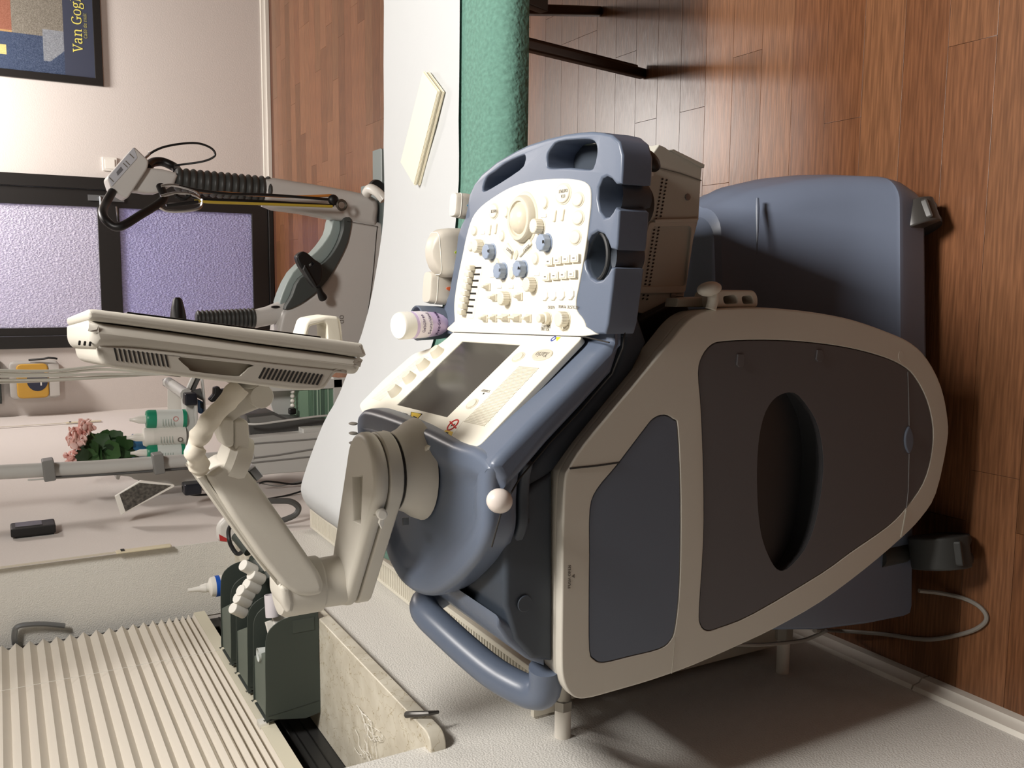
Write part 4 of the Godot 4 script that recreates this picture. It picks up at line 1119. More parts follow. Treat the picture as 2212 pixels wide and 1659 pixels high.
func scanner_monitor() -> void:
	var mon := Node3D.new()
	mon.name = "monitor"
	sc.add_child(mon, true)
	var xm := F([-0.071,1.3826,-1.12,0.998,0,-0.0633,0,1,0])
	# bezel half and rear half, split along the parting line
	var bez := cr(P([379,1276,362,1100,312,760,223,150,129,-497,29,-1183,-75,-1851,-95,-1932,-150,-1956,-270,-1945,-182,-1415,-54,-602,94,260,208,962,249,1230,297,1294]), 3)
	part("bezel", MB.new().prism(xm, bez, -0.36, 0, 0.005), M.beige, mon)
	var rear := cr(P([255,1296,238,1221,198,962,83,261,-66,-601,-194,-1415,-282,-1938,-354,-1930,-449,-1888,-482,-1824,-457,-1651,-336,-819,-204,8,-82,777,-74,1071,-70,1206,-26,1271,58,1305,162,1309]), 3)
	part("rear_shell", MB.new().prism(xm, rear, -0.36, 0, 0.012), M.beige, mon)
	var bulge := rnd(P([4,1231,-432,-1776,-442,-1577,-671,-1410,-652,-1040,-555,-481,-409,385,-284,1081,-239,1166,-174,1201]), 0.008)
	var grip := cr(P([-178,308,-306,-480,-350,-467,-426,-386,-445,-308,-370,159,-323,236]), 3)
	var vent := P([-105,1073,-212,428,-315,423,-243,1050])
	part("bulge", MB.new().prism(xm, bulge, -0.345, -0.003, 0.005, [grip], 3, true, 0.0), M.beige, mon)
	part("grip_recess", MB.new().prism(xm, MB.inset(MB.ccw(grip, true), -0.002), -0.02, -0.012), M.beige_dark, mon)
	var slots := MB.new()
	for i in 12:
		slots.prism(xm, rnd(shift4(P([-60,1044,-64,1022,-214,997,-210,1018]), P([-60,1044,-152,499]), i / 11.0), 0.001, 2), -0.006, -0.0026)
	for i in 15:
		slots.prism(xm, rnd(shift4(P([-349,-653,-353,-681,-489,-604,-482,-576]), P([-352,-665,-468,-1387]), i / 14.0), 0.001, 2), -0.006, -0.0026)
	for i in 3:
		slots.prism(xm, rnd(shift4(P([34,1398,28,1376,-25,1386,-19,1408]), P([31,1396,17,1288]), i / 2.0), 0.001, 2), -0.006, 0.0004)
	part("vent_slots", slots, M.line, mon)
	# picture side: dark screen in the bezel, facing the operator
	var f0: Vector3 = Vector3(-0.0354,1.4903,-1.1223); var f1: Vector3 = Vector3(-0.0763,1.213,-1.1197)
	var fd := (f1 - f0).normalized()
	var nz := xm.basis.z
	var fx := Transform3D(nz, fd, nz.cross(fd), (f0 + f1) / 2 - nz * 0.18 + nz.cross(fd) * 0.0)
	if fx.basis.z.x < 0: fx = Transform3D(-nz, fd, (-nz).cross(fd), fx.origin)
	part("display", MB.new().box(Transform3D(fx.basis, fx.origin + fx.basis.z * 0.0015), Vector3(0.30, 0.235, 0.004), 0.001), M.black_gloss, mon)
	# carrying handle under the picture side
	var hx := F([0, 0, -1.27, 1, 0, 0, 0, 1, 0])
	part("handle", MB.new().prism(hx, rnd(P([-902,12297,-568,12183,-529,12136,-486,11876,-508,11704,-562,11663,-967,11619]), 0.006), -0.05, 0, 0.005, [rnd(P([-819,12174,-641,12131,-592,11912,-625,11885,-853,11875]), 0.004)]), M.cream, mon)

	# ---- support arm: base arm, elbow, upper arm, wrist
	var arm := Node3D.new()
	arm.name = "monitor_arm"
	sc.add_child(arm, true)
	part("gap_ring", MB.new().lathe(T(Vector3(-0.29, 1.082, -1.285)), PackedVector2Array([Vector2(0, 0), Vector2(0.058, 0), Vector2(0.058, 0.006), Vector2(0, 0.006)]), 36), M.line, arm)
	var base := PackedVector2Array()
	# plan of the base arm: half round at the pivot, tapering to the elbow
	var pv := Vector2(-0.29, 1.285); var el := Vector2(-0.487, 1.395)
	var dr := (el - pv).normalized()
	var nn := Vector2(-dr.y, dr.x)
	for k in 17:
		var a := -PI / 2 + PI * k / 16
		base.append(pv + (nn * sin(a) - dr * cos(a)) * 0.064)
	for k in 11:
		var a := PI / 2 - PI * k / 10
		base.append(el + (nn * sin(a) + dr * cos(a)) * 0.043)
	var slot := P([-3013,13178,-2900,12745,-3659,12849,-3681,13160])
	var xa := F([0, 1.135, 0, 1, 0, 0, 0, 0, -1])
	part("base_arm", MB.new().prism(xa, base, -0.024, 0, 0.010, [slot], 4, true, 0.2), M.beige, arm)
	part("base_arm_underside", MB.new().prism(xa, MB.inset(MB.ccw(base, true), 0.001), -0.047, -0.0248, 0.003), M.beige, arm)
	part("grip_slot", MB.new().prism(xa, MB.inset(MB.ccw(slot, true), -0.003), -0.0235, -0.012), M.beige_dark, arm)
	var lk: Vector3 = Vector3(-0.3404,1.1187,-1.243)
	part("lock_knob", MB.new().lathe(T(lk, 78, 0, 0), PackedVector2Array([Vector2(0, -0.01), Vector2(0.0075, -0.01), Vector2(0.008, 0.016), Vector2(0.006, 0.018), Vector2(0, 0.018)]), 18), M.white, arm)
	part("lock_lever", MB.new().prism(F([0, 0, -1.232, 1, 0, 0, 0, 1, 0]), P([-3422,11230,-3435,11179,-3547,11180,-3627,11217,-3537,11260]), -0.004, 0.002, 0.001), M.white, arm)
	part("lock_marks", MB.new().box(T(Vector3(-0.3389,1.1248,-1.246)), Vector3(0.012, 0.008, 0.002)), M.beige_dark, arm)
	part("elbow_post", MB.new().lathe(T(Vector3(-0.487, 1.130, -1.395)), PackedVector2Array([Vector2(0, 0), Vector2(0.041, 0), Vector2(0.040, 0.036), Vector2(0, 0.036)]), 36), M.beige, arm)
	part("elbow", MB.new().lathe(T(Vector3(-0.487, 1.166, -1.395)), PackedVector2Array([Vector2(0, 0), Vector2(0.042, 0), Vector2(0.045, 0.004), Vector2(0.045, 0.060), Vector2(0.040, 0.068), Vector2(0.03, 0.071), Vector2(0, 0.071)]), 36), M.beige, arm)
	var xu := F([0, 0, -1.345, 1, 0, 0, 0, 1, 0])
	part("upper_arm", MB.new().prism(xu, rnd(P([-2818,13472,-2730,13313,-2647,13172,-2674,13026,-2799,12880,-3011,12735,-3766,12275,-4563,11793,-4731,11729,-4898,11761,-4906,11984,-4842,12188,-4669,12386,-4135,12741,-3450,13140]), 0.008), -0.085, 0, 0.009, [], 4), M.beige, arm)
	part("arm_cover", MB.new().prism(xu, rnd(P([-2749,13612,-2791,13536,-2818,13465,-3450,13140,-4135,12741,-4669,12386,-4616,12442,-4070,12843,-3268,13328]), 0.003), -0.09, -0.012, 0.005), M.beige, arm)
	part("arm_end", MB.new().prism(F([0, 0, -1.348, 1, 0, 0, 0, 1, 0]), rnd(P([-4659,12413,-4708,12249,-4946,12196,-5126,12228,-5123,12330,-4924,12412]), 0.008), -0.075, 0, 0.007), M.beige, arm)
	# wrist discs, bracket and hinge
	part("wrist_disc", MB.new().lathe(T(Vector3(-0.2655,1.3046,-1.375), 0, 0, -22), PackedVector2Array([Vector2(0, -0.02), Vector2(0.036, -0.02), Vector2(0.038, -0.012), Vector2(0.038, 0.004), Vector2(0.034, 0.007), Vector2(0.032, 0.014), Vector2(0, 0.016)]), 36), M.beige, arm)
	part("bracket", MB.new().prism(F([0, 0, -1.345, 1, 0, 0, 0, 1, 0]), rnd(P([-2036,13063,-2042,12882,-2107,12843,-2748,12831,-2612,12950,-2498,13061]), 0.004), -0.05, 0, 0.004), M.beige, arm)
	part("link", MB.new().prism(F([0, 0, -1.34, 1, 0, 0, 0, 1, 0]), rnd(P([-1977,13230,-2015,13067,-2426,13077,-2415,13216,-2232,13283,-2096,13279]), 0.006), -0.045, 0, 0.004), M.beige, arm)
	part("link", MB.new().prism(F([0, 0, -1.348, 1, 0, 0, 0, 1, 0]), rnd(P([-1963,13193,-1588,12810,-1793,12596,-1875,12626,-1986,12954,-2056,13036,-2427,13059,-2419,13153]), 0.003), -0.04, 0, 0.004), M.beige, arm)
	var hp: Vector3 = Vector3(-0.1679,1.2706,-1.32)
	part("hinge", MB.new().lathe(Transform3D(Vector3(1, 0, 0), Vector3(-0.35, 0.0, 0.93).normalized(), Vector3(0, -1, 0), hp).orthonormalized(), PackedVector2Array([Vector2(0, -0.06), Vector2(0.017, -0.06), Vector2(0.0175, -0.002), Vector2(0.0165, 0.0), Vector2(0, 0.0)]), 28), M.beige, arm)
	part("mount_plate", MB.new().prism(F([0, 0, -1.32, 1, 0, 0, 0, 1, 0]), P([-1372,13198,-1453,12741,-1560,12770,-1568,12876,-1489,13104]), -0.06, 0, 0.003), M.beige_dark, arm)
	# wrinkled cable sleeve
	var sp: PackedVector3Array = cr3(V([-1503,13036,-13100,-1604,13129,-13100,-1762,13268,-13100,-1942,13451,-13100,-2132,13567,-13150,-2306,13651,-13200,-2451,13668,-13200,-2651,13571,-13450,-2785,13511,-13480]), 8)
	var rr := PackedFloat32Array()
	var rng := RandomNumberGenerator.new()
	rng.seed = 3
	for i in sp.size():
		var t := float(i) / sp.size()
		rr.append(0.0145 - 0.002 * t + (0.0022 * sin(t * 38.0) * smoothstep(0.4, 0.6, t)) + 0.0008 * sin(t * 17.0))
	var sl := MB.new().tube(sp, rr, 16)
	for i in sl.t.size():
		var p := sl.t[i]
		sl.t[i] = p + Vector3(0.0010 * sin(p.y * 260.0 + p.z * 180.0), 0.0010 * sin(p.x * 310.0 + p.z * 150.0), 0)
	part("cable_sleeve", sl, mat(Color(0.83, 0.80, 0.74), 0.75), arm, 70)
	part("latch", MB.new().box(T(Vector3(-0.29,1.2714,-1.375), 0, 0, 35), Vector3(0.02, 0.012, 0.03), 0.003), M.steel, arm)

func shift4(p: PackedVector2Array, ends: PackedVector2Array, t: float) -> PackedVector2Array:
	return shift(p, (ends[1] - ends[0]) * t)

func scanner_extras() -> void:
	# ---- cup holder and the bottle in it
	var cc: Vector3 = Vector3(-0.0762,0.87,-1.5619)
	part("cup_holder", MB.new().lathe(T(cc + Vector3(0, -0.055, 0)), PackedVector2Array([Vector2(0, 0), Vector2(0.025, 0), Vector2(0.031, 0.06), Vector2(0.033, 0.105), Vector2(0.0315, 0.107), Vector2(0.0295, 0.105), Vector2(0.027, 0.02), Vector2(0, 0.015)]), 32), M.blue_matt, sc)
	var b0 := cc + Vector3(0, -0.02, 0.0)
	var b1: Vector3 = Vector3(-0.0792,0.9688,-1.53)
	var bt := thing("gel_bottle", "white cylindrical bottle with a lilac printed label in the cup holder of the scanner", "bottle", "", Vector3.ZERO)
	var ba := along(b0, b1)
	var bl := (b1 - b0).length()
	part("body", MB.new().lathe(ba, PackedVector2Array([Vector2(0, 0), Vector2(0.0245, 0), Vector2(0.0248, bl - 0.022), Vector2(0, bl - 0.022)]), 36), mat(Color(0.80, 0.72, 0.86), 0.45), bt)
	part("label", MB.new().lathe(ba, PackedVector2Array([Vector2(0.0249, bl * 0.52), Vector2(0.0251, bl * 0.52), Vector2(0.0251, bl - 0.03), Vector2(0.0249, bl - 0.03)]), 36), mat(Color(0.90, 0.87, 0.90), 0.5), bt)
	part("cap", MB.new().lathe(ba, PackedVector2Array([Vector2(0, bl - 0.026), Vector2(0.0245, bl - 0.026), Vector2(0.0252, bl - 0.02), Vector2(0.0252, bl - 0.002), Vector2(0.023, bl + 0.002), Vector2(0.0, bl + 0.003)]), 36), M.white, bt)
	var up := ba.basis.y
	var toc := Vector3(0.15, 0, 1); toc = (toc - up * toc.dot(up)).normalized()
	var ink := mat(Color(0.32, 0.24, 0.40), 0.6)
	for q in [["Preis-Garantie", 0.40, 0.0058], ["Deutschland", 0.56, 0.0058], ["Gebühren", 0.68, 0.0058]]:
		var at: Vector3 = b0 + up * (bl * float(q[1])) + toc * 0.0252
		lettering(q[0], Transform3D(up.cross(toc), up, toc, at), q[2], ink, bt, "Droid Sans", "lettering", false, 0.0252)
	# ---- three transducers standing in the far rim
	probe("ultrasound_probe", "largest beige ultrasound probe with a rounded head and green oval mark", Vector3(0.0556,0.8454,-1.535), Vector3(0.0519,0.8965,-1.535), 0.045, 0.028, true, Color(0.72, 0.80, 0.22))
	probe("ultrasound_probe", "square headed beige ultrasound probe with an orange oval mark", Vector3(-0.0133,0.8486,-1.56), Vector3(-0.0092,0.9003,-1.56), 0.031, 0.024, false, Color(0.92, 0.45, 0.28))
	probe("ultrasound_probe", "smallest beige ultrasound probe with a blue oval mark near the grip holes", Vector3(0.1353,0.8515,-1.485), Vector3(0.1379,0.8829,-1.485), 0.022, 0.018, false, Color(0.30, 0.55, 0.68))
	# ---- thermal printer hanging under the console
	var pr := thing("thermal_printer", "pale grey printer with ventilation holes in a bracket under the console", "printer")
	var pm := mat(Color(0.74, 0.73, 0.69), 0.5)
	var xp := F([0, 0, -1.14, 1, 0, 0, 0, 1, 0])
	var bodyp := P([2147,6949,2115,6829,2072,6736,1884,6069,1723,6082,1064,6104,396,6290,-196,6364,-553,6428,-486,7131,-395,7538,89,7595,1010,7417,1575,7326,1900,7158])
	part("case", MB.new().prism(xp, bodyp, -0.26, 0, 0.002), pm, pr)
	part("front_flap", MB.new().prism(xp, P([2072,6745,2090,6691,1900,6050,1848,6058,1852,6116]), -0.25, 0.004, 0.001), pm, pr)
	part("front_seam", MB.new().tube(V([1799,6982,-11390,1738,6519,-11390,1649,6088,-11390]), 0.0009, 6), M.grey_print, pr)
	part("bracket", MB.new().prism(xp, P([997,7030,1048,6142,988,6178,941,7029]), -0.01, 0.005, 0.001), M.beige, pr)
	part("bracket", MB.new().prism(xp, rnd(P([951,7129,1002,6198,-144,6376,-153,7473]), 0.006), -0.01, 0.004, 0.001, [rnd(P([882,7081,925,6281,-33,6370,-52,7279]), 0.008)]), M.beige, pr)
	var holes := MB.new()
	for i in 34:
		for k in 2:
			var t := i / 33.0
			var p: Vector3 = (Vector3(0.1623,0.6872,-1.1395)).lerp(Vector3(-0.0232,0.7197,-1.1395), t) + ((Vector3(0.1614,0.6789,-1.1395)) - (Vector3(0.1623,0.6872,-1.1395))) * k
			holes.box(T(p + Vector3(0, 0, 0.0002), 0, 0, 20), Vector3(0.0022, 0.0032, 0.0012))
	var ho := part("vent_holes", holes, M.black, pr)
	for p in [Vector3(0.1373,0.6356,-1.14), Vector3(-0.0181,0.6603,-1.14)]:
		part("screw", MB.new().lathe(T(p, 90), PackedVector2Array([Vector2(0, 0), Vector2(0.0055, 0), Vector2(0.005, 0.002), Vector2(0, 0.0025)]), 16), M.steel, pr)
	var xl := F([0, 0, -1.136, 1, 0, 0, 0, 1, 0])
	part("label", MB.new().prism(xl, P([1568,7383,1656,7083,1747,7085,1700,7272]), -0.004, 0.0006), M.white, pr)
	lettering("CAUTION", Transform3D(Vector3(-0.95, -0.30, 0).normalized(), Vector3(0.30, -0.95, 0).normalized(), Vector3(0, 0, 1), Vector3(0.164,0.7215,-1.135)), 0.0042, M.line, pr)
	part("release_lever", MB.new().ell(T(Vector3(0.1833,0.7485,-1.1), 0, 0, 62), Vector3(0.026, 0.014, 0.012), 18, 12), M.black, sc)
	part("lever_stem", MB.new().tube(V([1833,7485,-11000,1823,7410,-11300,1718,7357,-11600]), 0.008, 10), M.black, sc)
	# ---- mains cord trailing over the floor
	var cord := cr3(V([-6303,3225,-11200,-7472,500,-13083,-7440,120,-12667,-7288,50,-12050,-7138,50,-11373,-6970,50,-10902,-6622,50,-10291,-6376,50,-10005,-6189,50,-9934,-6042,50,-10093,-5981,60,-10424,-5979,200,-10821,-5919,600,-10993]), 6)
	solo("mains_cord", MB.new().tube(cord, 0.0042, 8), mat(Color(0.55, 0.53, 0.50), 0.5), "grey mains cord looping over the dark floor beside the scanner", "cord")
	var cord2 := cr3(V([-6244,5062,-11300,-6530,4203,-11600,-6724,3402,-11800,-6777,2847,-11800,-6690,2586,-11700,-6532,2568,-11500]), 6)
	solo("mains_cord", MB.new().tube(cord2, 0.0038, 8), mat(Color(0.55, 0.53, 0.50), 0.5), "short grey cord loop hanging behind the rear edge of the side cover", "cord")

func probe(called: String, label: String, lo: Vector3, hi: Vector3, w: float, d: float, round_head: bool, mark: Color) -> void:
	var o := thing(called, label, "probe", "transducers in the console rim")
	var m := mat(Color(0.77, 0.745, 0.70), 0.45)
	lo = lo + (lo - hi).normalized() * 0.035
	var ax := along(lo, hi)
	var h := (hi - lo).length()
	var fwd := Vector3(0, 0, 1)
	var y := ax.basis.y
	fwd = (fwd - y * fwd.dot(y)).normalized()
	var rt := y.cross(fwd)
	var rings := []
	var prof := [[0.0, 0.55, 0.75], [0.1, 0.66, 0.85], [0.25, 0.86, 0.95], [0.45, 0.98, 1.0], [0.7, 1.0, 0.98], [0.86, 0.97, 0.9]]
	if round_head: prof += [[0.97, 0.86, 0.80], [1.06, 0.66, 0.70], [1.12, 0.40, 0.6]]
	else: prof += [[0.97, 0.93, 0.82], [1.0, 0.9, 0.74]]
	for q in prof:
		var ring := PackedVector3Array()
		for p in rnd(rect(w * 2 * q[1], d * 2 * q[2]), minf(w, d) * 0.55, 4):
			ring.append(lo + y * h * q[0] - rt * p.x * -1 + fwd * p.y)
		ring.reverse()
		rings.append(ring)
	var bodym := MB.new().loft(rings)
	part("body", bodym, m, o, 44)
	var fr := Transform3D(rt, y, fwd, lo + y * h * 0.55 + fwd * d * 0.99)
	part("mark", MB.new().prism(fr, oval(0.0038, 0.0105, 16), -0.002, 0.001), mat(mark, 0.4), o)
	var ln := MB.new()
	var lr: PackedVector3Array = rings[-3]
	ln.tube(lr, 0.0007, 5, true)
	part("lens_seam", ln, M.white_gloss, o)

func couch() -> void:
	var o := thing("examination_couch", "green upholstered examination couch with a raised head end", "couch")
	var felt := mat(Color(0.42, 0.60, 0.54), 0.85)
	felt.albedo_texture = noise_tex(61, 0.05, Color(0.80, 0.80, 0.80), Color(1, 1, 1), 4, 512)
	felt.rim_enabled = true; felt.rim = 0.4
	tri(felt, Vector3(3, 3, 3))
	felt.normal_enabled = true
	felt.normal_texture = noise_tex(62, 0.08, Color.BLACK, Color.WHITE, 3, 256, true, 4.0)
	felt.normal_scale = 0.4
	var top := couch_line()
	# lofted along the length; cross-section with well rounded long edges
	var rings := []
	for i in top.size():
		var d: Vector2 = (top[mini(i + 1, top.size() - 1)] - top[maxi(i - 1, 0)]).normalized()
		var nrm := Vector2(-d.y, d.x) if d.x > 0 else Vector2(d.y, -d.x)
		var ring := PackedVector3Array()
		for q in [Vector2(-2.30, -0.085), Vector2(-2.315, -0.06), Vector2(-2.31, -0.03), Vector2(-2.295, -0.01), Vector2(-2.26, 0.0), Vector2(-2.0, 0.0), Vector2(-1.80, 0.0), Vector2(-1.735, -0.006), Vector2(-1.70, -0.018), Vector2(-1.683, -0.036), Vector2(-1.678, -0.058), Vector2(-1.688, -0.088)]:
			var k := 1.0
			if i == 0: k = 0.0
			ring.append(Vector3(top[i].x + nrm.x * q.y, top[i].y + nrm.y * q.y - 0.003, lerpf(-2.0, q.x, 0.93 if i == 0 else 1.0)))
		rings.append(ring)
	rings.reverse()
	part("cushion", MB.new().loft(rings), felt, o, 60)
	var frame := mat(Color(0.13, 0.08, 0.065), 0.35)
	part("frame", MB.new().box(T(Vector3(0.9, 0.59, -2.0)), Vector3(2.0, 0.04, 0.48), 0.004), M.dark, o)
	part("head_frame", MB.new().box(T(Vector3(-0.28, 0.69, -2.0), 0, 0, -17), Vector3(0.5, 0.03, 0.44), 0.004), M.dark, o)
	for q in [[Vector3(0.556, 0.60, -1.885), Vector3(0.581, 0.0, -2.093)], [Vector3(0.64, 0.60, -1.98), Vector3(0.803, 0.0, -2.313)], [Vector3(1.75, 0.60, -1.885), Vector3(1.76, 0.0, -2.06)], [Vector3(1.75, 0.60, -2.1), Vector3(1.80, 0.0, -2.313)], [Vector3(-0.42, 0.66, -2.2), Vector3(-0.45, 0.0, -2.26)]]:
		var a: Vector3 = q[0]; var b: Vector3 = q[1]
		var x := along(a, b)
		part("leg", MB.new().prism(Transform3D(x.basis.x, x.basis.z * -1, x.basis.y, a), rnd(rect(0.026, 0.026), 0.006), 0, (b - a).length() - 0.004, 0.002), frame, o)
	part("leg", MB.new().tube(PackedVector3Array([Vector3(0.575, 0.6, -1.90), Vector3(0.60, 0.02, -2.10)]), 0.006, 8), frame, o)
	part("brace", MB.new().box(T(Vector3(0.70, 0.50, -1.93), 20, 0, 0), Vector3(0.09, 0.20, 0.03), 0.004), M.black, o)
	# paper cover pulled over the couch
	var pm := mat(Color(0.775, 0.785, 0.79), 0.8)
	pm.normal_enabled = true
	pm.normal_texture = noise_tex(64, 0.02, Color.BLACK, Color.WHITE, 3, 256, true, 3.0)
	pm.normal_scale = 0.15
	tri(pm, Vector3(2, 2, 2))
	var sheet := MB.new()
	var n := 12
	var prev := PackedVector3Array()
	for i in range(1, top.size()):
		var p := top[i]
		var d: Vector2 = (top[mini(i + 1, top.size() - 1)] - top[maxi(i - 1, 0)]).normalized()
		var up := Vector2(-d.y, d.x) if d.x > 0 else Vector2(d.y, -d.x)
		var row := PackedVector3Array()
		for k in n + 1:
			var z := lerpf(-2.264, -1.822, float(k) / n)
			if k == 0: z += 0.004 * sin(p.x * 11.0)
			if k == n: z += 0.003 * sin(p.x * 9.0 + 1.0)
			row.append(Vector3(p.x + up.x * 0.004, p.y + up.y * 0.004 + 0.001 * sin(p.x * 23.0 + k), z))
		if i > 1:
			for k in n:
				sheet.quad(prev[k], prev[k + 1], row[k + 1], row[k])
		prev = row
	# folded down over the head end
	var last := PackedVector3Array()
	var e := top[1]
	for s in 3:
		var row := PackedVector3Array()
		for k in n + 1:
			row.append(Vector3(e.x - 0.012 * s - 0.004, e.y - 0.035 * s, lerpf(-2.255, -1.83, float(k) / n)))
		if s > 0:
			for k in n: sheet.quad(row[k], row[k + 1], last[k + 1], last[k])
		last = row
	solo("paper_cover", sheet, pm, "white paper sheet pulled along the top of the green couch", "paper sheet")
	# a stack of folded paper towels
	var st := thing("paper_towel_stack", "small stack of cream folded paper towels lying on the white couch paper", "paper towels")
	var cm := mat(Color(0.93, 0.90, 0.80), 0.75)
	var q4 := P([4822,19697,4224,18877,2274,20246,2905,21083])
	for i in 9:
		var w := 0.0006 * sin(i * 2.4)
		part("towel", MB.new().prism(F([w, 0.7065 + i * 0.0021, w, 1, 0, 0, 0, 0, -1]), MB.inset(MB.ccw(q4, true), 0.0015 + 0.001 * sin(i * 5.0)), 0, 0.0019, 0.0007, [], 2), cm, st)

func couch_line() -> PackedVector2Array:
	# the top of the couch seen from the side, from head end to foot end
	var p := PackedVector2Array([Vector2(-0.60, 0.885), Vector2(-0.585, 0.915), Vector2(-0.545, 0.936), Vector2(-0.50, 0.929), Vector2(-0.37, 0.878), Vector2(-0.29, 0.83), Vector2(-0.135, 0.765), Vector2(0.03, 0.725), Vector2(0.17, 0.706), Vector2(0.35, 0.70), Vector2(0.7, 0.70), Vector2(1.3, 0.70), Vector2(1.9, 0.70)])
	return cr(p, 3, false)

func back_of_room() -> void:
	# ---- framed poster
	var po := thing("framed_poster", "black framed poster with yellow lettering on a dark blue band hanging on the white wall", "poster", "", Vector3(1.52, 1.50, -6.03))
	var xf := T(Vector3.ZERO)
	var w := 0.765; var h := 1.02
	part("frame", MB.new().prism(xf, rect(w, h), 0, 0.022, 0.003, [rect(w - 0.084, h - 0.084)]), M.trim_black, po)
	var im := Image.create(240, 328, false, Image.FORMAT_RGB8)
	im.fill(Color(0.27, 0.29, 0.36))
	var rng := RandomNumberGenerator.new()
	rng.seed = 11
	# a plain arrangement of brushed colour fields above a dark band
	for y in 272:
		for x in range(0, 240):
			var c := Color(0.27, 0.32, 0.42)
			var fx := x / 240.0; var fy := y / 272.0
			if fx > 0.30 and fy > 0.66: c = Color(0.52, 0.50, 0.46)
			elif fx > 0.32 and fy > 0.46: c = Color(0.60, 0.40, 0.33)
			elif fx > 0.30 and fy > 0.15: c = Color(0.72, 0.58, 0.40)
			if fx > 0.12 and fx < 0.20 and fy > 0.18 and fy < 0.62: c = Color(0.86, 0.78, 0.52)
			if fx > 0.10 and fx <= 0.36 and fy > 0.86 and fx + (1 - fy) > 0.2: c = Color(0.55, 0.57, 0.60)
			var v := rng.randf_range(-0.06, 0.06) * (1.6 if fy > 0.66 else 0.8)
			im.set_pixel(x, y, Color(c.r + v, c.g + v, c.b + v))
	var pm := mat(Color.WHITE, 0.4)
	pm.albedo_texture = ImageTexture.create_from_image(im)
	var pr := MB.new()
	var a := (w - 0.08) / 2; var b := (h - 0.08) / 2
	pr.quad(Vector3(-a, -b, 0.008), Vector3(a, -b, 0.008), Vector3(a, b, 0.008), Vector3(-a, b, 0.008))
	pr.uv = PackedVector2Array([Vector2(0, 1), Vector2(1, 1), Vector2(1, 0), Vector2(0, 1), Vector2(1, 0), Vector2(0, 0)])
	part("print", pr, pm, po)
	part("backing", MB.new().box(T(Vector3(0, 0, 0.003)), Vector3(w - 0.06, h - 0.06, 0.004)), M.dark, po)
	var yel := mat(Color(0.92, 0.88, 0.45), 0.5)
	var vg: Vector3 = Vector3(1.4826,1.1177,-6.0205)
	lettering("Van Gogh", T(vg - po.position), 0.052, yel, po, "Droid Serif", "lettering", true)
	lettering("Café de nuit", T(Vector3(1.4731,1.0741,-6.0205) - po.position), 0.018, mat(Color(0.70, 0.68, 0.40), 0.5), po, "Droid Serif", "lettering", true)
	# ---- light switch beside the door
	var sw := thing("light_switch", "white square light switch on the wall beside the glazed door", "switch", "", Vector3(0.6885,0.9714,-6.03))
	part("plate", MB.new().box(T(Vector3(0, 0, 0.005)), Vector3(0.082, 0.082, 0.010), 0.003, 0.004), M.white, sw)
	part("rocker", MB.new().box(T(Vector3(0, 0, 0.0105), -3), Vector3(0.056, 0.056, 0.006), 0.002, 0.002), M.white_gloss, sw)
	# ---- yellow wipe dispenser on the wall, and the dark edge of another above it
	var di := thing("wipe_dispenser", "grey wall dispenser with a yellow front and dark blue oval beside the door", "dispenser", "", Vector3(-0.5849,1.4301,-5.97) - Vector3(0, 0, 0.0))
	var xw := T(Vector3(0, 0, 0))
	var grey := mat(Color(0.72, 0.71, 0.69), 0.5)
	part("holder", MB.new().box(T(Vector3(0, 0, -0.005)), Vector3(0.215, 0.26, 0.105), 0.012, 0.03), grey, di)
	part("front", MB.new().prism(T(Vector3(-0.002, 0.012, 0.047)), rnd(rect(0.20, 0.165), 0.03), 0, 0.014, 0.008), mat(Color(0.80, 0.62, 0.25), 0.5), di)
	part("oval", MB.new().prism(T(Vector3(0.0, -0.012, 0.060)), oval(0.062, 0.055), 0, 0.0022, 0.001), mat(Color(0.17, 0.19, 0.27), 0.5), di)
	part("flap", MB.new().box(T(Vector3(0, -0.10, 0.052)), Vector3(0.19, 0.055, 0.012), 0.004), mat(Color(0.78, 0.77, 0.75), 0.5), di)
	part("print", MB.new().box(T(Vector3(-0.02, -0.03, 0.0625)), Vector3(0.02, 0.008, 0.001)), M.white, di)
	part("strap", MB.new().tube(V([-4666,14569,-59300,-4597,13787,-59100,-4544,13549,-59000,-4581,13238,-59000,-4613,13094,-59000]), 0.006, 8), M.black, di).position = -di.position
	var d2 := thing("wall_bracket", "dark bottom edge of a bracket on the wall above the yellow dispenser", "bracket", "", Vector3(-0.5921,1.6076,-5.99))
	part("box", MB.new().box(T(Vector3(0, 0.08, -0.005)), Vector3(0.25, 0.17, 0.07), 0.01), mat(Color(0.20, 0.23, 0.22), 0.5), d2)
	# ---- black wall thermostat on the left wall
	var th := thing("wall_thermostat", "small black wall thermostat with a grey display on the window wall", "thermostat", "", Vector3(-0.795,1.5354,-3.1733))
	part("body", MB.new().box(T(Vector3(0.014, 0, 0), 0, 90), Vector3(0.085, 0.125, 0.028), 0.005, 0.006), mat(Color(0.10, 0.095, 0.095), 0.5), th)
	part("display", MB.new().box(T(Vector3(0.029, 0.012, 0), 0, 90), Vector3(0.06, 0.075, 0.003), 0.001), mat(Color(0.30, 0.295, 0.30), 0.3), th)
	part("back_plate", MB.new().box(T(Vector3(-0.001, -0.004, 0.0), 0, 90), Vector3(0.07, 0.105, 0.008)), M.dark, th)
	# ---- thin clear hoses hanging down in front of the back wall
	var hose := mat(Color(0.82, 0.82, 0.78), 0.25)
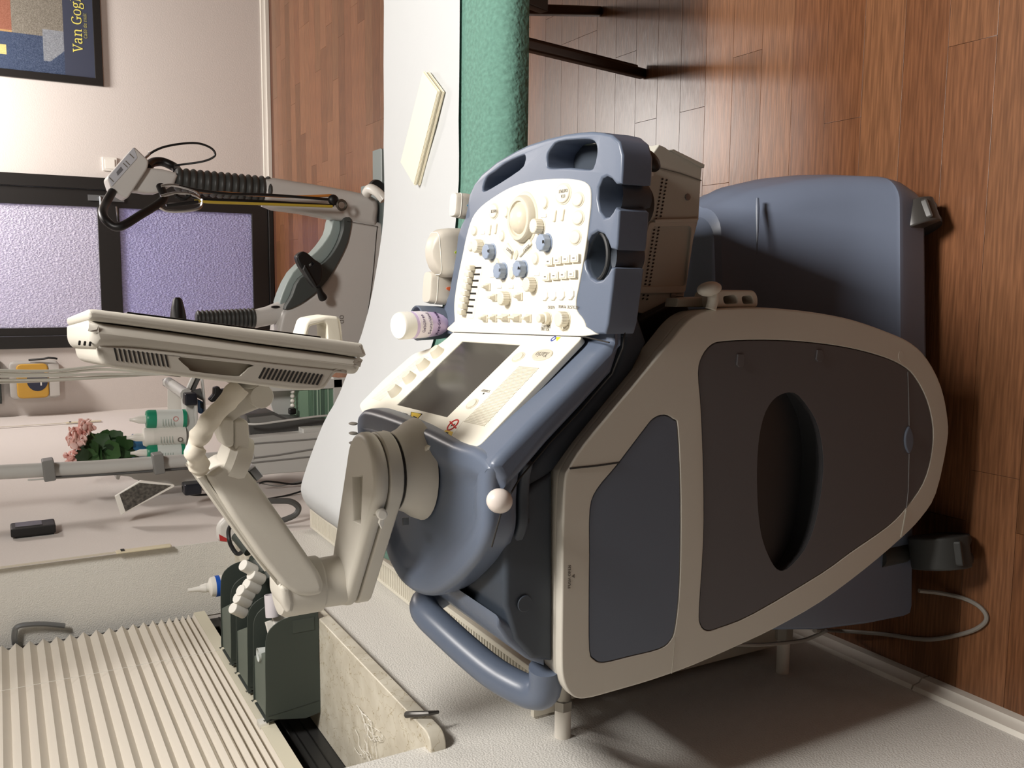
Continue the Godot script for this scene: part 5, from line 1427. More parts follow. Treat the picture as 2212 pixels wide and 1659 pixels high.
	var hs := [V([-3330,16923,-39000,-3418,16029,-39000,-3506,14322,-39000,-3382,12437,-39000,-3431,11159,-39000]), V([-3486,16935,-39200,-3541,16034,-39200,-3650,14319,-39200,-3550,12340,-39200,-3933,9544,-39200]), V([-3570,16931,-38800,-3627,16039,-38800,-3684,14340,-38800,-3697,12385,-38800,-3816,9607,-38800]), V([-3761,16945,-39000,-3785,16046,-39000,-3846,14337,-39000,-3826,12370,-39000,-3798,9573,-39000]), V([-3884,16955,-39200,-3893,16051,-39200,-3902,14330,-39200,-3864,12352,-39200,-3824,11147,-39200])]
	var hl := ["clear thin hose hanging nearest the glazed door", "second clear hose from the door, ending by the monitor", "middle one of the five clear hanging hoses", "fourth clear hanging hose from the door", "clear hanging hose farthest from the door"]
	for i in hs.size():
		solo("hanging_hose", MB.new().tube(cr3(hs[i], 5), 0.0055, 8), hose, hl[i], "hose", "clear hoses hanging from above")


func bike() -> void:
	var o := thing("exercise_bike", "white and grey exercise bike with bellows posts and a console standing by the door", "exercise bike")
	var shell := mat(Color(0.80, 0.79, 0.775), 0.4)
	var grey := mat(Color(0.47, 0.51, 0.505), 0.45)
	var rub := mat(Color(0.235, 0.24, 0.235), 0.45)
	var xz := F([0, 0, -3.95, 1, 0, 0, 0, 1, 0])
	# lower shell and curved frame beam
	var low := cr(P([2765,2124,1858,2244,1173,2534,199,3084,-357,3538,-786,4091,-1227,5027,-1669,5260,-2475,5399,-3392,5296,-3815,3339,-3858,1141,-3241,315,184,286,2294,269,2737,738]), 3)
	part("lower_shell", MB.new().prism(xz, low, -0.16, 0.0, 0.02), shell, o)
	var beam := cr(P([2801,2369,2288,2398,1562,2688,853,3254,126,4376,-665,4763,-1230,5081,-1071,4523,-747,4018,-296,3463,283,2986,1219,2434,1906,2143,2775,2002]), 3)
	part("beam_side", MB.new().prism(F([0, 0, -3.96, 1, 0, 0, 0, 1, 0]), beam, -0.03, 0.022, 0.004), mat(Color(0.26, 0.28, 0.275), 0.5), o)
	var btop := cr(P([2833,2643,2127,2847,1329,3458,390,4545,-915,5170,-1242,4992,-1080,4864,66,4281,841,3147,1557,2554,2291,2239,2789,2210]), 3)
	part("beam", MB.new().prism(F([0, 0, -4.0, 1, 0, 0, 0, 1, 0]), btop, -0.10, 0.01, 0.006), mat(Color(0.60, 0.65, 0.64), 0.4), o)
	part("seam", MB.new().tube(cr3(V([2527,747,-39480,1858,821,-39480,598,945,-39480,-666,1115,-39480,-2186,1377,-39480]), 4), 0.0015, 5), M.line, o)
	part("seam", MB.new().tube(V([2671,2221,-39350,2498,798,-39350]), 0.0012, 5), M.line, o)
	lettering("do", Transform3D(Vector3(1, 0, 0), Vector3(0, 1, 0), Vector3(0, 0, 1), Vector3(-0.1705,0.2514,-3.9485)), 0.025, M.grey_print, o)
	# front column with bellows, head and console
	var col := cr(P([4325,5736,4309,4397,4078,2184,3859,965,3523,657,2899,708,2478,846,2609,1770,2787,2928,2974,4197,3217,5761]), 3)
	part("front_column", MB.new().prism(F([0, 0, -3.94, 1, 0, 0, 0, 1, 0]), col, -0.13, 0.0, 0.03, [], 4), shell, o)
	bellows(Vector3(0.3827,0.5453,-4), Vector3(0.4139,0.9373,-4), 0.066, 0.048, 14, rub, o)
	part("head", MB.new().prism(F([0, 0, -3.95, 1, 0, 0, 0, 1, 0]), cr(P([4367,9411,4072,9403,3801,9590,3491,10203,3510,10848,3590,11051,4173,10720,4483,10432]), 2), -0.10, 0.0, 0.012), shell, o)
	var disp := part("console", MB.new().prism(F([0, 0, -3.92, 1, 0, 0, 0, 1, 0]), rnd(P([3972,12033,5237,10995,4720,10464,4409,10527,3172,11324,3499,11901]), 0.012), -0.15, 0.0, 0.008), shell, o)
	var xd := F([0, 0, -3.92, 1, 0, 0, 0, 1, 0])
	part("faceplate", MB.new().prism(xd, rnd(P([3974,11999,5200,11013,4797,10891,3607,11880]), 0.006), -0.002, 0.003, 0.001), mat(Color(0.76, 0.77, 0.80), 0.4), disp)
	part("display", MB.new().prism(xd, P([4189,11691,4414,11515,4295,11435,4049,11646]), 0.002, 0.004), mat(Color(0.45, 0.45, 0.47), 0.3), disp)
	for q in [Vector3(0.4571,1.126,-3.9165), Vector3(0.4475,1.1348,-3.9165), Vector3(0.485,1.1098,-3.9165), Vector3(0.3889,1.1873,-3.9165)]:
		part("key_print", MB.new().box(T(q, 0, 0, 45), Vector3(0.022, 0.004, 0.001)), M.grey_print, disp)
	# handlebars
	var bl := mat(Color(0.07, 0.07, 0.075), 0.4)
	part("handlebar", MB.new().tube(cr3(V([3431,11854,-39200,2908,12181,-38600,2547,12349,-38000,2215,12288,-37600,1975,12013,-37400,2056,11688,-37400,2450,11085,-37800,2928,10363,-38400,3263,10016,-38800,3757,10065,-39300]), 5), 0.0165, 12), bl, o)
	part("handlebar", MB.new().tube(cr3(V([4591,10362,-40500,4871,10068,-41000,4943,9634,-41200,4722,9192,-41000,4482,9171,-40500]), 5), 0.019, 12), bl, o)
	part("brake_rod", MB.new().tube(V([2776,11871,-38000,2221,11827,-38000]), 0.003, 6), M.chrome, o)
	# saddle post with bellows, saddle tip above the scanner's monitor
	part("seat_tube", MB.new().tube(V([-1249,4812,-40200,-1529,5600,-40200,-1682,6312,-40200]), PackedFloat32Array([0.045, 0.042, 0.040]), 18), shell, o)
	bellows(Vector3(-0.1643,0.621,-4.02), Vector3(-0.1651,0.8666,-4.02), 0.047, 0.038, 14, rub, o)
	part("saddle", MB.new().loft(saddle(Vector3(-0.1719,0.9399,-4.02))), M.black, o, 60)
	part("tube_hole", MB.new().ell(T(Vector3(-0.1132,0.5397,-3.978), 0, 0, 0), Vector3(0.006, 0.020, 0.004), 12, 8), M.black, o)
	# pedals and crank
	var ped := cr(P([992,4929,1148,4827,1250,4626,1139,4389,929,4152,835,3992,681,3832,347,3796,32,3863,-225,4050,-245,4172,222,4525,626,4797]), 2)
	part("pedal", MB.new().prism(F([0, 0, -3.80, 1, 0, 0, 0, 1, 0]), ped, -0.05, 0.0, 0.008, [P([691,4397,810,4274,733,4195,594,4358])]), M.black, o)
	part("pedal_strap", MB.new().prism(F([0, 0, -3.79, 1, 0, 0, 0, 1, 0]), P([667,4627,339,4434,-10,4239,-244,4122,-264,4203,66,4438,491,4690]), -0.02, 0.006, 0.002), M.dark, o)
	part("crank", MB.new().tube(cr3(V([-227,3883,-38400,-489,3742,-38600,-733,3557,-38800]), 4), PackedFloat32Array([0.011, 0.011, 0.012, 0.013, 0.014, 0.016, 0.018, 0.019, 0.019]), 12), M.black, o)
	# feet
	part("front_foot", MB.new().tube(cr3(V([3905,1423,-39000,4076,1397,-38600,3893,1206,-38200,3569,985,-38000]), 4), 0.022, 12), M.white_gloss, o)
	part("transport_wheel", MB.new().lathe(T(Vector3(0.4247,0.0867,-3.93), 90), PackedVector2Array([Vector2(0, -0.02), Vector2(0.03, -0.02), Vector2(0.034, 0), Vector2(0.03, 0.02), Vector2(0, 0.02)]), 20), M.black, o)
	part("base_bar", MB.new().box(T(Vector3(0.2, 0.03, -4.0)), Vector3(0.8, 0.05, 0.12), 0.01), grey, o)
	for x in [-0.25, 0.42]:
		part("floor_bar", MB.new().box(T(Vector3(x, 0.022, -4.0)), Vector3(0.07, 0.044, 0.5), 0.01), grey, o)
	# loop of cable on the console
	var lp := cr3(V([4831,10585,-39300,5087,10299,-39300,5322,9837,-39300,5506,9122,-39300,5556,8507,-39300,5407,8035,-39300,5177,7875,-39300,5010,8008,-39400,4865,8362,-39500,4755,8914,-39700,4701,9355,-40000]), 5)
	part("console_cable", MB.new().tube(lp, 0.0045, 8), M.black, o)
	part("plug", MB.new().tube(V([4792,10621,-39300,4968,10442,-39300,5079,10404,-39300]), 0.005, 8), M.chrome, o)
	# ---- electrode leads hanging from the handlebar
	var cols := [M.black, mat(Color(0.78, 0.50, 0.22), 0.5), M.black, mat(Color(0.72, 0.62, 0.22), 0.5)]
	var names := ["black electrode lead hanging nearest the bike column", "orange electrode lead hanging along the white bike column", "black electrode lead in front of the orange one", "yellow electrode lead hanging farthest from the column"]
	var paths := [V([3730,9473,-38600,3595,8624,-38600,3531,7419,-38600,3575,5902,-38600,3518,3265,-38600]), V([3566,8642,-38700,3559,7396,-38700,3546,5876,-38700,3580,4495,-38700,3709,3146,-38700]), V([3407,9254,-38500,3261,8544,-38500,3280,7075,-38500,3280,5934,-38500,3261,3136,-38500]), V([3161,8924,-38400,3142,8206,-38400,3159,7101,-38400,3176,5963,-38400,3211,3211,-38400])]
	for i in 4:
		solo("electrode_lead", MB.new().tube(cr3(paths[i], 4), 0.006, 8), cols[i], names[i], "cable", "electrode leads on the bike")
	var cl := thing("electrode_clips", "bunch of clear and steel electrode clips hanging under the bike handlebar", "electrodes")
	for q in [V([3692,10136,-38600,3755,9665,-38600,3582,8875,-38600,3352,8703,-38600]), V([3277,10197,-38400,3434,9621,-38400,3412,9005,-38400,3246,8690,-38400]), V([2844,10246,-38400,2716,9905,-38400,2765,9202,-38400,2915,8717,-38400,3249,8636,-38400]), V([2970,10002,-38500,3042,9265,-38500,3147,8620,-38500])]:
		part("clip", MB.new().tube(cr3(q, 5), 0.006, 8), M.chrome, cl)
	for q in [V([3341,9658,-38400,3213,9347,-38400,3373,9060,-38400]), V([2921,10000,-38300,3027,9300,-38300,3124,8801,-38300])]:
		part("lead_end", MB.new().tube(cr3(q, 4), 0.007, 8), M.black, cl)
	part("ring", MB.new().tube(ring_in(Vector3(0.329,0.2795,-3.84), 0.020), 0.006, 8, true), mat(Color(0.35, 0.33, 0.3), 0.3, 0.6), cl)
	part("plug", MB.new().ell(T(Vector3(0.3497,0.3132,-3.85)), Vector3(0.024, 0.024, 0.016), 12, 8), M.black, cl)

func ring_in(c: Vector3, r: float) -> PackedVector3Array:
	var o := PackedVector3Array()
	for i in 20: o.append(c + Vector3(cos(TAU * i / 20) * r, sin(TAU * i / 20) * r, 0))
	return o

func bellows(a: Vector3, b: Vector3, r0: float, r1: float, n: int, m: Material, parent: Node) -> void:
	var pr := PackedVector2Array([Vector2(0, 0)])
	var l := (b - a).length()
	for i in n:
		var r := lerpf(r0, r1, float(i) / n)
		pr.append(Vector2(r * 0.84, l * i / n))
		pr.append(Vector2(r * 0.97, l * (i + 0.3) / n))
		pr.append(Vector2(r, l * (i + 0.5) / n))
		pr.append(Vector2(r * 0.97, l * (i + 0.7) / n))
	pr.append(Vector2(r1 * 0.84, l)); pr.append(Vector2(0, l))
	part("bellows", MB.new().lathe(along(a, b), pr, 24), m, parent, 50)

func saddle(c: Vector3) -> Array:
	var rings := []
	for q in [[0.10, 0.012, 0.010], [0.092, 0.022, 0.018], [0.06, 0.026, 0.026], [0.02, 0.045, 0.032], [-0.06, 0.085, 0.036], [-0.12, 0.095, 0.034], [-0.145, 0.07, 0.022]]:
		var ring := PackedVector3Array()
		for i in 14:
			var a := TAU * i / 14
			ring.append(c + Vector3(q[0], sin(a) * q[2], cos(a) * q[1]))
		rings.append(ring)
	rings.reverse()
	return rings

func trolley() -> void:
	var t := thing("equipment_trolley", "white aluminium equipment trolley with a tall pole and dark blue corner caps", "trolley")
	var alu := mat(Color(0.76, 0.76, 0.745), 0.38)
	var navy := mat(Color(0.085, 0.095, 0.14), 0.35)
	var grey := mat(Color(0.50, 0.50, 0.49), 0.5)
	var dgrey := mat(Color(0.33, 0.33, 0.325), 0.5)
	var lgrey := mat(Color(0.80, 0.80, 0.785), 0.45)
	# round upper pole and the grooved column below it
	part("pole", MB.new().tube(V([-6315,17747,-34000,-6360,16188,-34000,-6469,13398,-34000,-6514,10225,-34000,-6546,7929,-34000]), 0.0245, 20), alu, t)
	for q in [[Vector3(-0.6357,1.4763,-3.375), 6.0], [Vector3(-0.6455,1.1306,-3.375), 5.0]]:
		part("pole_clamp", MB.new().box(T(q[0], 0, 0, 4), Vector3(0.072, 0.036, 0.060), 0.004, 0.006), grey, t)
	var xc := F([0, 0, -3.38, 1, 0, 0, 0, 1, 0])
	part("column", MB.new().prism(xc, rnd(P([-5816,8079,-5803,6654,-5778,4835,-5798,3311,-7351,3327,-7312,5673,-7269,7038,-7272,7719,-6818,8035]), 0.006), -0.07, 0, 0.004), alu, t)
	for q in [V([-6045,8036,-33790,-6050,6662,-33790,-6051,5066,-33790,-6075,3317,-33790]), V([-6589,8032,-33790,-6554,7026,-33790,-6424,5404,-33790,-6412,3321,-33790]), V([-6762,8054,-33790,-6748,6854,-33790,-6725,5501,-33790,-6730,3324,-33790])]:
		part("groove", MB.new().tube(q, 0.0032, 6), grey, t)
	part("cable_duct", MB.new().tube(V([-6646,14699,-33900,-6737,12977,-33900,-6767,11310,-33900,-6785,9880,-33900]), 0.0045, 8), dgrey, t)
	part("cable_duct", MB.new().tube(V([-6707,15391,-34000,-6751,13845,-34000,-6764,12219,-34000,-6787,11296,-34000]), 0.003, 8), lgrey, t)
	# shelf frame with end caps
	var xs := F([0, 0, -3.60, 1, 0, 0, 0, 1, 0])
	part("shelf_rail", MB.new().prism(xs, P([-4650,9901,-4634,9561,-6290,9577,-7926,9591,-7928,9918,-6262,9917]), -0.04, 0, 0.003), alu, t)
	part("shelf", MB.new().box(T((Vector3(-0.6285,0.9709,-3.72)) + Vector3(0, -0.012, 0)), Vector3(0.36, 0.012, 0.30), 0.003), lgrey, t)
	part("side_rail", MB.new().tube(V([-4330,9891,-36000,-4272,9944,-37500,-4189,10026,-39300]), 0.022, 10), alu, t)
	for q in [[Vector3(-0.4485,0.9779,-3.59), Vector3(0.047, 0.046, 0.06)], [Vector3(-0.7202,1.0402,-3.25), Vector3(0.040, 0.058, 0.06)], [Vector3(-0.4217,1.0047,-3.94), Vector3(0.03, 0.03, 0.05)]]:
		part("corner_cap", MB.new().box(T(q[0]), q[1], 0.006, 0.008), navy, t)
	part("frame_post", MB.new().prism(F([0, 0, -3.62, 1, 0, 0, 0, 1, 0]), P([-3810,9260,-4534,9212,-5351,9183,-5355,9131,-4356,9155,-3722,9205]), -0.03, 0, 0.002), alu, t)
	part("frame_post", MB.new().prism(F([0, 0, -3.60, 1, 0, 0, 0, 1, 0]), P([-3933,4075,-4009,3679,-5698,3662,-5671,4061]), -0.04, 0, 0.003), lgrey, t)
	part("hinged_arm", MB.new().prism(F([0, 0, -3.66, 1, 0, 0, 0, 1, 0]), P([-4229,9647,-4293,9459,-3760,9200,-3697,9389]), -0.03, 0, 0.003), dgrey, t)
	part("hinged_arm", MB.new().prism(F([0, 0, -3.65, 1, 0, 0, 0, 1, 0]), P([-4140,9765,-4218,9647,-3759,9426,-3681,9545]), -0.02, 0, 0.003, [P([-4106,9712,-4146,9645,-4022,9589,-3983,9657])]), lgrey, t)
	part("hinged_arm", MB.new().prism(F([0, 0, -3.64, 1, 0, 0, 0, 1, 0]), P([-4279,9649,-4191,9250,-4666,9195,-4467,9518]), -0.03, 0, 0.004), dgrey, t)
	part("strap", MB.new().prism(F([0, 0, -3.50, 1, 0, 0, 0, 1, 0]), P([-6959,10163,-6972,10031,-7518,10047,-7506,10163]), -0.02, 0, 0.003), M.dark, t)
	part("bracket_plate", MB.new().prism(F([0, 0, -3.68, 1, 0, 0, 0, 1, 0]), P([-3600,6903,-3691,5618,-5671,5657,-5376,6341,-5063,6448,-4566,6475]), -0.02, 0, 0.002), lgrey, t)
	var xt := F([0, 0, -3.52, 1, 0, 0, 0, 1, 0])
	part("trough", MB.new().prism(xt, P([-5164,7818,-5105,6760,-5437,6200,-5589,4521,-6119,4529,-6025,7697]), -0.16, 0, 0.003), dgrey, t)
	for i in 9:
		part("trough_screw", MB.new().ell(T((Vector3(-0.5951,0.7665,-3.518)).lerp(Vector3(-0.5962,0.6327,-3.518), i / 8.0)), Vector3(0.004, 0.004, 0.003), 8, 6), M.black, t)
	part("trough_rail", MB.new().prism(xt, P([-5258,7767,-5213,6799,-5467,6293,-5480,7702]), -0.10, 0.012, 0.002), grey, t)
	part("post_base", MB.new().box(T(Vector3(-0.62, 0.03, -3.5)), Vector3(0.34, 0.06, 0.5), 0.01), grey, t)
	part("lower_post", MB.new().box(T(Vector3(-0.62, 0.32, -3.42)), Vector3(0.11, 0.56, 0.07), 0.004), alu, t)
	part("lower_post", MB.new().box(T(Vector3(-0.42, 0.4, -3.62)), Vector3(0.04, 0.72, 0.04), 0.004), lgrey, t)
	# ---- light grey instrument hanging behind the pole
	var ins := thing("instrument_box", "light grey instrument box on the left of the trolley pole above the black strap", "instrument")
	part("body", MB.new().prism(F([0, 0, -3.48, 1, 0, 0, 0, 1, 0]), rnd(P([-6763,12555,-7132,12585,-7160,12478,-7011,12442,-7079,12104,-7193,11984,-7245,11813,-7492,11743,-7571,11652,-7583,10885,-7599,9736,-6877,9715,-6792,11180]), 0.004), -0.08, 0, 0.003), lgrey, ins)
	var tab := thing("tilted_panel", "thin white framed panel with a dark marbled face tilted on the wall by the trolley", "panel")
	var xp := F([0, 0, -3.15, 1, 0, 0, 0, 1, 0])
	part("frame", MB.new().prism(xp, rnd(P([-7002,12971,-6562,12168,-6810,11134,-6876,11107,-7652,12814]), 0.003), -0.012, 0, 0.002), M.white, tab)
	var face := mat(Color.WHITE, 0.35)
	face.albedo_texture = noise_tex(71, 0.05, Color(0.18, 0.175, 0.165), Color(0.46, 0.44, 0.41), 4, 256)
	tri(face, Vector3(5, 5, 5))
	part("face", MB.new().prism(xp, P([-6956,12830,-6635,12213,-6832,11223,-7546,12670]), -0.002, 0.001), face, tab)
	# ---- bottles on the shelf
	gel_bottle("white squeeze bottle with a green shoulder and red round print on the trolley shelf", Vector3(-0.5284,0.9903,-3.62), Vector3(-0.5226,1.1286,-3.62), 0.036, true, true)
	gel_bottle("plain white squeeze bottle with a ring print standing between two green shouldered bottles", Vector3(-0.5914,0.9957,-3.61), Vector3(-0.5873,1.142,-3.61), 0.036, false, false)
	gel_bottle("white squeeze bottle with a green shoulder half hidden by the trolley pole", Vector3(-0.6541,1.0028,-3.6), Vector3(-0.6465,1.1323,-3.6), 0.032, true, false)
	# ---- pink geranium in a blue pot
	var fl := thing("potted_geranium", "potted pink geranium with dark green leaves in a blue pot behind the bottles", "plant")
	var p0: Vector3 = Vector3(-0.6569,1.071,-3.74)
	var pt: Vector3 = Vector3(-0.6446,1.1737,-3.74)
	part("pot", MB.new().lathe(along(p0, pt), PackedVector2Array([Vector2(0, 0), Vector2(0.042, 0), Vector2(0.052, (pt - p0).length()), Vector2(0.046, (pt - p0).length()), Vector2(0, (pt - p0).length() - 0.01)]), 24), mat(Color(0.20, 0.42, 0.60), 0.4), fl)
	var rng := RandomNumberGenerator.new()
	rng.seed = 21
	var leafm := [mat(Color(0.10, 0.20, 0.09), 0.6), mat(Color(0.16, 0.29, 0.13), 0.6), mat(Color(0.22, 0.36, 0.18), 0.6)]
	var leaf := MB.new()
	var ring := PackedVector3Array()
	for i in 16:
		var a := TAU * i / 16
		var r := 1.0 + 0.10 * cos(a * 5)
		ring.append(Vector3(cos(a) * r, sin(a) * r, 0.22 * (cos(a * 3) * 0.3) + 0.2))
	for i in 16: leaf.tri(Vector3(0, 0, 0), ring[i], ring[(i + 1) % 16])
	for i in 16: leaf.tri(Vector3(0, 0, -0.03), ring[(i + 1) % 16], ring[i])
	var lm: Mesh = leaf.mesh(60)
	var spots := P([-6143,13019,-6463,12822,-6603,13278,-6512,13497,-6089,12580,-6422,12463,-6707,12702,-6238,12292,-6578,12107,-6751,12410,-6774,12963,-6133,12025,-6470,11888,-6731,11814,-6365,13140,-6298,12653,-6406,12216,-6822,12017,-6298,13297,-6596,12535,-6071,12807,-6001,12316,-6285,11931,-6588,13037,-6774,12148])
	for i in spots.size():
		var lf := part("leaf", lm, leafm[rng.randi_range(0, 2)], fl)
		var s := rng.randf_range(0.030, 0.044)
		lf.transform = Transform3D(Basis.from_euler(Vector3(rng.randf_range(-0.9, 0.1), rng.randf_range(-0.6, 0.6), rng.randf() * TAU)).scaled(Vector3(s, s, s)), Vector3(spots[i].x, spots[i].y, -3.74 + rng.randf_range(-0.03, 0.06)))
	var stem := mat(Color(0.28, 0.38, 0.20), 0.6)
	part("stem", MB.new().tube(cr3(V([-6136,12715,-37200,-5917,13036,-37100,-5513,13297,-37000]), 4), 0.003, 6), stem, fl)
	part("stem", MB.new().tube(cr3(V([-6492,12729,-37200,-6198,13285,-37100,-5980,13599,-37000]), 4), 0.003, 6), stem, fl)
	part("stem", MB.new().tube(cr3(V([-6663,12816,-37200,-6684,13384,-37100,-6543,13778,-37000]), 4), 0.003, 6), stem, fl)
	var pink := [mat(Color(0.95, 0.76, 0.72), 0.7), mat(Color(0.90, 0.66, 0.62), 0.7), mat(Color(0.97, 0.83, 0.80), 0.7)]
	var pet := MB.new()
	pet.ell(T(Vector3.ZERO), Vector3(1, 0.8, 0.35), 8, 5)
	var pm: Mesh = pet.mesh(60)
	for q in [[Vector3(-0.5902,1.3705,-3.7), 0.044, 60], [Vector3(-0.5457,1.3342,-3.7), 0.026, 26], [Vector3(-0.6554,1.3857,-3.7), 0.026, 22]]:
		for i in int(q[2]):
			var d: Vector3 = Vector3(rng.randfn(), rng.randfn(), rng.randfn()).normalized() * (q[1] * rng.randf_range(0.55, 1.0))
			var pe := part("petal", pm, pink[rng.randi_range(0, 2)], fl)
			var s := rng.randf_range(0.010, 0.017)
			pe.transform = Transform3D(Basis.from_euler(Vector3(rng.randf() * TAU, rng.randf() * TAU, rng.randf() * TAU)).scaled(Vector3(s, s, s)), q[0] + d)
	# ---- stack of green edged recording paper, rolls and small items
	var ps := thing("recording_paper_stack", "stack of green edged recording paper behind the monitor", "paper stack")
	var greens := [mat(Color(0.55, 0.68, 0.58), 0.8), mat(Color(0.43, 0.56, 0.47), 0.8), mat(Color(0.68, 0.78, 0.70), 0.8), mat(Color(0.36, 0.46, 0.40), 0.8)]
	var c0: Vector3 = Vector3(-0.4929,0.5468,-3.68)
	var c1: Vector3 = Vector3(-0.5025,0.3805,-3.68)
	var hgt := (c1 - c0).length()
	part("sheet_block", MB.new().box(T(c0.lerp(c1, 0.11)), Vector3(0.165, hgt * 0.22, 0.14), 0.001), greens[0], ps)
	for i in 22:
		part("sheet_pack", MB.new().box(T(c0.lerp(c1, 0.24 + 0.75 * i / 22.0) + Vector3(rng.randf_range(-0.003, 0.003), 0, rng.randf_range(-0.002, 0.002))), Vector3(0.165, hgt * 0.031, 0.14), 0.0004), greens[rng.randi_range(0, 3)], ps)
	var rn := ["topmost of the four small white rolls beside the green paper stack", "second small white roll from the top beside the green paper stack", "third small white roll from the top beside the green paper stack", "lowest small white roll just above the black knob"]
	for i in 4:
		var ro := thing("recorder_roll", rn[i], "roll", "white rolls beside the paper stack", (Vector3(-0.4464,0.5728,-3.62)).lerp(Vector3(-0.5033,0.5739,-3.62), i / 3.0))
		part("roll", MB.new().ell(T(Vector3.ZERO), Vector3(0.009, 0.009, 0.014), 14, 8), M.white, ro)
	solo("adjuster", MB.new().box(T(Vector3(-0.523,0.5819,-3.6)), Vector3(0.026, 0.028, 0.03), 0.006, 0.007), M.black, "black square knob below the small white rolls", "knob")
	var hs := thing("handset", "black handset clipped under the trolley shelf beside the wrinkled sleeve", "handset")
	part("body", MB.new().prism(F([0, 0, -3.60, 1, 0, 0, 0, 1, 0]), rnd(P([-4592,9045,-4385,8865,-4134,8841,-4090,8648,-4220,8582,-4194,8370,-4378,8340,-4584,8556,-4706,8944]), 0.004), -0.04, 0, 0.006), M.black, hs)
	var bag := thing("blue_pack", "blue and white plastic pack under the navy corner cap", "pack")
	part("pack", MB.new().prism(F([0, 0, -3.64, 1, 0, 0, 0, 1, 0]), cr(P([-4615,9453,-4702,9213,-4923,9167,-5140,9191,-5168,9331,-4941,9463]), 3), -0.04, 0, 0.01), mat(Color(0.30, 0.45, 0.65), 0.3), bag)
	part("print", MB.new().prism(F([0, 0, -3.64, 1, 0, 0, 0, 1, 0]), P([-4696,9317,-4775,9198,-4994,9204,-4914,9306]), -0.001, 0.001), navy, bag)
	var sheet := thing("paper_sheet", "white paper sheet standing on the trolley behind the green shouldered bottle", "paper")
	part("sheet", MB.new().prism(F([0, 0, -3.90, 1, 0, 0, 0, 1, 0]), P([-4194,10091,-4650,9418,-5308,9401,-5319,9839,-5263,10126]), -0.002, 0.001), M.white, sheet)
	# ---- cables
	var wires := [[V([-5447,7884,-34800,-5446,7495,-34600,-5377,6422,-34600,-5320,5286,-34700,-5319,4380,-34800]), 0.004, lgrey, "white cable running across the dark trough of the trolley"],
		[V([-7661,7646,-34200,-7616,7381,-34200,-7698,6940,-34200,-7836,6312,-34200,-7777,5817,-34200]), 0.0035, M.black, "black upper cable between the monitor arm and the couch head"],
		[V([-8009,7699,-33000,-7988,7269,-33000,-7948,6834,-33000,-7846,6304,-33000]), 0.0035, M.black, "black lower cable between the monitor arm and the couch head"],
		[V([-7100,8706,-29000,-7143,8330,-29000,-7201,7950,-29000,-7337,7721,-29000,-7502,7647,-29000,-7702,7805,-29000,-7853,8345,-29000]), 0.010, dgrey, "thick grey cable looping behind the upper monitor arm"],
		[V([-7105,10692,-32500,-7343,10622,-32500,-7459,10317,-32500,-7494,9848,-32500,-7470,9451,-32500]), 0.004, M.black, "black cable hanging from the lower corner cap of the trolley"],
		[V([-7638,7708,-34300,-7866,6916,-34300,-7795,6191,-34300,-7741,5638,-34300]), 0.002, grey, "thin grey cable beside the black upper cable"]]
	for q in wires:
		solo("cable", MB.new().tube(cr3(q[0], 5), q[1], 8), q[2], q[3], "cable", "cables behind the monitor arm")
	# ---- small plastic bag with red print above the farthest file
	var pb := thing("plastic_bag", "small white plastic bag with red print behind the farthest dark green file", "bag")
	part("bag", MB.new().prism(F([0, 0, -2.70, 1, 0, 0, 0, 1, 0]), cr(P([-7203,10626,-6992,10407,-7054,10248,-7356,10094,-7617,10046,-7758,10266,-7682,10613,-7465,10660]), 3), -0.03, 0, 0.010), mat(Color(0.88, 0.87, 0.85), 0.4), pb)
	part("print", MB.new().prism(F([0, 0, -2.70, 1, 0, 0, 0, 1, 0]), P([-7456,10620,-7613,10397,-7711,10400,-7656,10599]), -0.001, 0.0015), mat(Color(0.75, 0.22, 0.22), 0.4), pb)
	var ca := thing("black_cable", "black cable draped over the farthest dark green file", "cable")
	part("cable", MB.new().tube(cr3(V([-6879,10424,-26000,-7039,10589,-25800,-7253,10625,-25600,-7462,10567,-25600,-7669,10440,-25500,-7521,10352,-25200,-7194,10415,-25000,-7067,10184,-25000]), 5), 0.006, 8), M.dark, ca)

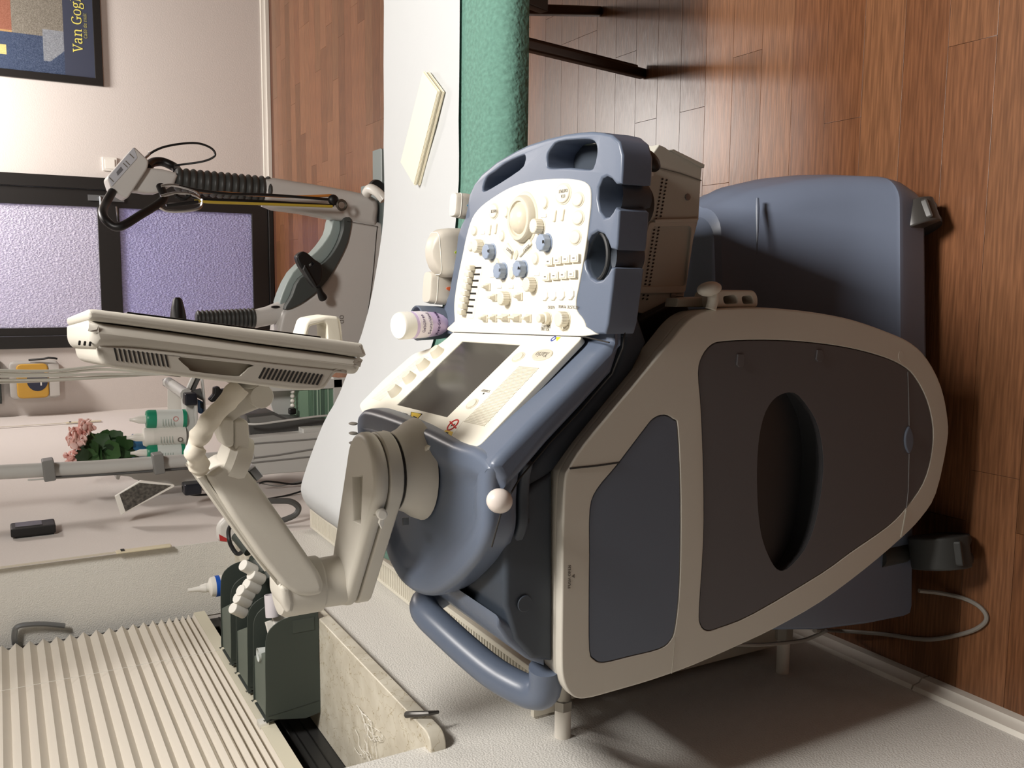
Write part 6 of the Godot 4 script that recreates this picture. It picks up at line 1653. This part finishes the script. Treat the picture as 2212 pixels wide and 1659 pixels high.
func gel_bottle(label: String, a: Vector3, b: Vector3, r: float, green: bool, red: bool) -> void:
	var o := thing("squeeze_bottle", label, "bottle", "", Vector3.ZERO)
	var x := along(a, b)
	var l := (b - a).length()
	var gm := mat(Color(0.12, 0.55, 0.42), 0.35)
	part("body", MB.new().lathe(x, PackedVector2Array([Vector2(0, 0), Vector2(r, 0.001), Vector2(r, l - 0.026), Vector2(0, l - 0.026)]), 24), mat(Color(0.86, 0.885, 0.87) if green else Color(0.90, 0.89, 0.86), 0.4), o)
	part("shoulder", MB.new().lathe(x, PackedVector2Array([Vector2(0, l - 0.03), Vector2(r * 1.005, l - 0.03), Vector2(r * 1.005, l - 0.004), Vector2(r * 0.9, l + 0.004), Vector2(r * 0.5, l + 0.006), Vector2(0, l + 0.006)]), 24), gm if green else M.white, o)
	if green: part("band", MB.new().lathe(x, PackedVector2Array([Vector2(r * 1.005, 0.0), Vector2(r * 1.005, 0.014)]), 24), gm, o)
	part("nozzle", MB.new().lathe(x, PackedVector2Array([Vector2(0, l), Vector2(r * 0.45, l + 0.004), Vector2(r * 0.42, l + 0.03), Vector2(r * 0.2, l + 0.05), Vector2(r * 0.16, l + 0.062), Vector2(0, l + 0.062)]), 16), M.white_gloss, o)
	var f := Vector3(0, 0, 1)
	f = (f - x.basis.y * f.dot(x.basis.y)).normalized()
	var rt := x.basis.y.cross(f)
	var at := Transform3D(rt, x.basis.y, f, a + f * (r + 0.0005))
	for i in 5:
		part("print", MB.new().box(at * T(Vector3(-r * 0.25, l * (0.35 + 0.07 * i), -0.0012)), Vector3(r * 0.7, 0.0025, 0.0016)), mat(Color(0.62, 0.68, 0.65), 0.6), o)
	if red:
		part("print", MB.new().prism(at * T(Vector3(r * 0.12, l * 0.30, -0.0012)), oval(0.010, 0.010, 16), 0, 0.001, 0, [oval(0.0075, 0.0075, 16)]), mat(Color(0.80, 0.50, 0.48), 0.6), o)
	elif not green:
		part("print", MB.new().prism(at * T(Vector3(-r * 0.3, l * 0.16, -0.0012)), oval(0.010, 0.010, 16), 0, 0.001, 0, [oval(0.006, 0.006, 16)]), M.grey_print, o)

func rebase() -> void:
	# put the origin of every assembled thing at the middle of its base
	for o in get_children():
		if o.get_class() != "Node3D" or o.position != Vector3.ZERO: continue
		var bb := AABB()
		var got := false
		for c in o.get_children():
			if c is MeshInstance3D:
				var b: AABB = c.transform * c.mesh.get_aabb()
				bb = b if not got else bb.merge(b)
				got = true
		if not got: continue
		var at := Vector3(bb.get_center().x, bb.position.y, bb.get_center().z)
		o.position = at
		for c in o.get_children():
			if c is Node3D: c.position -= at
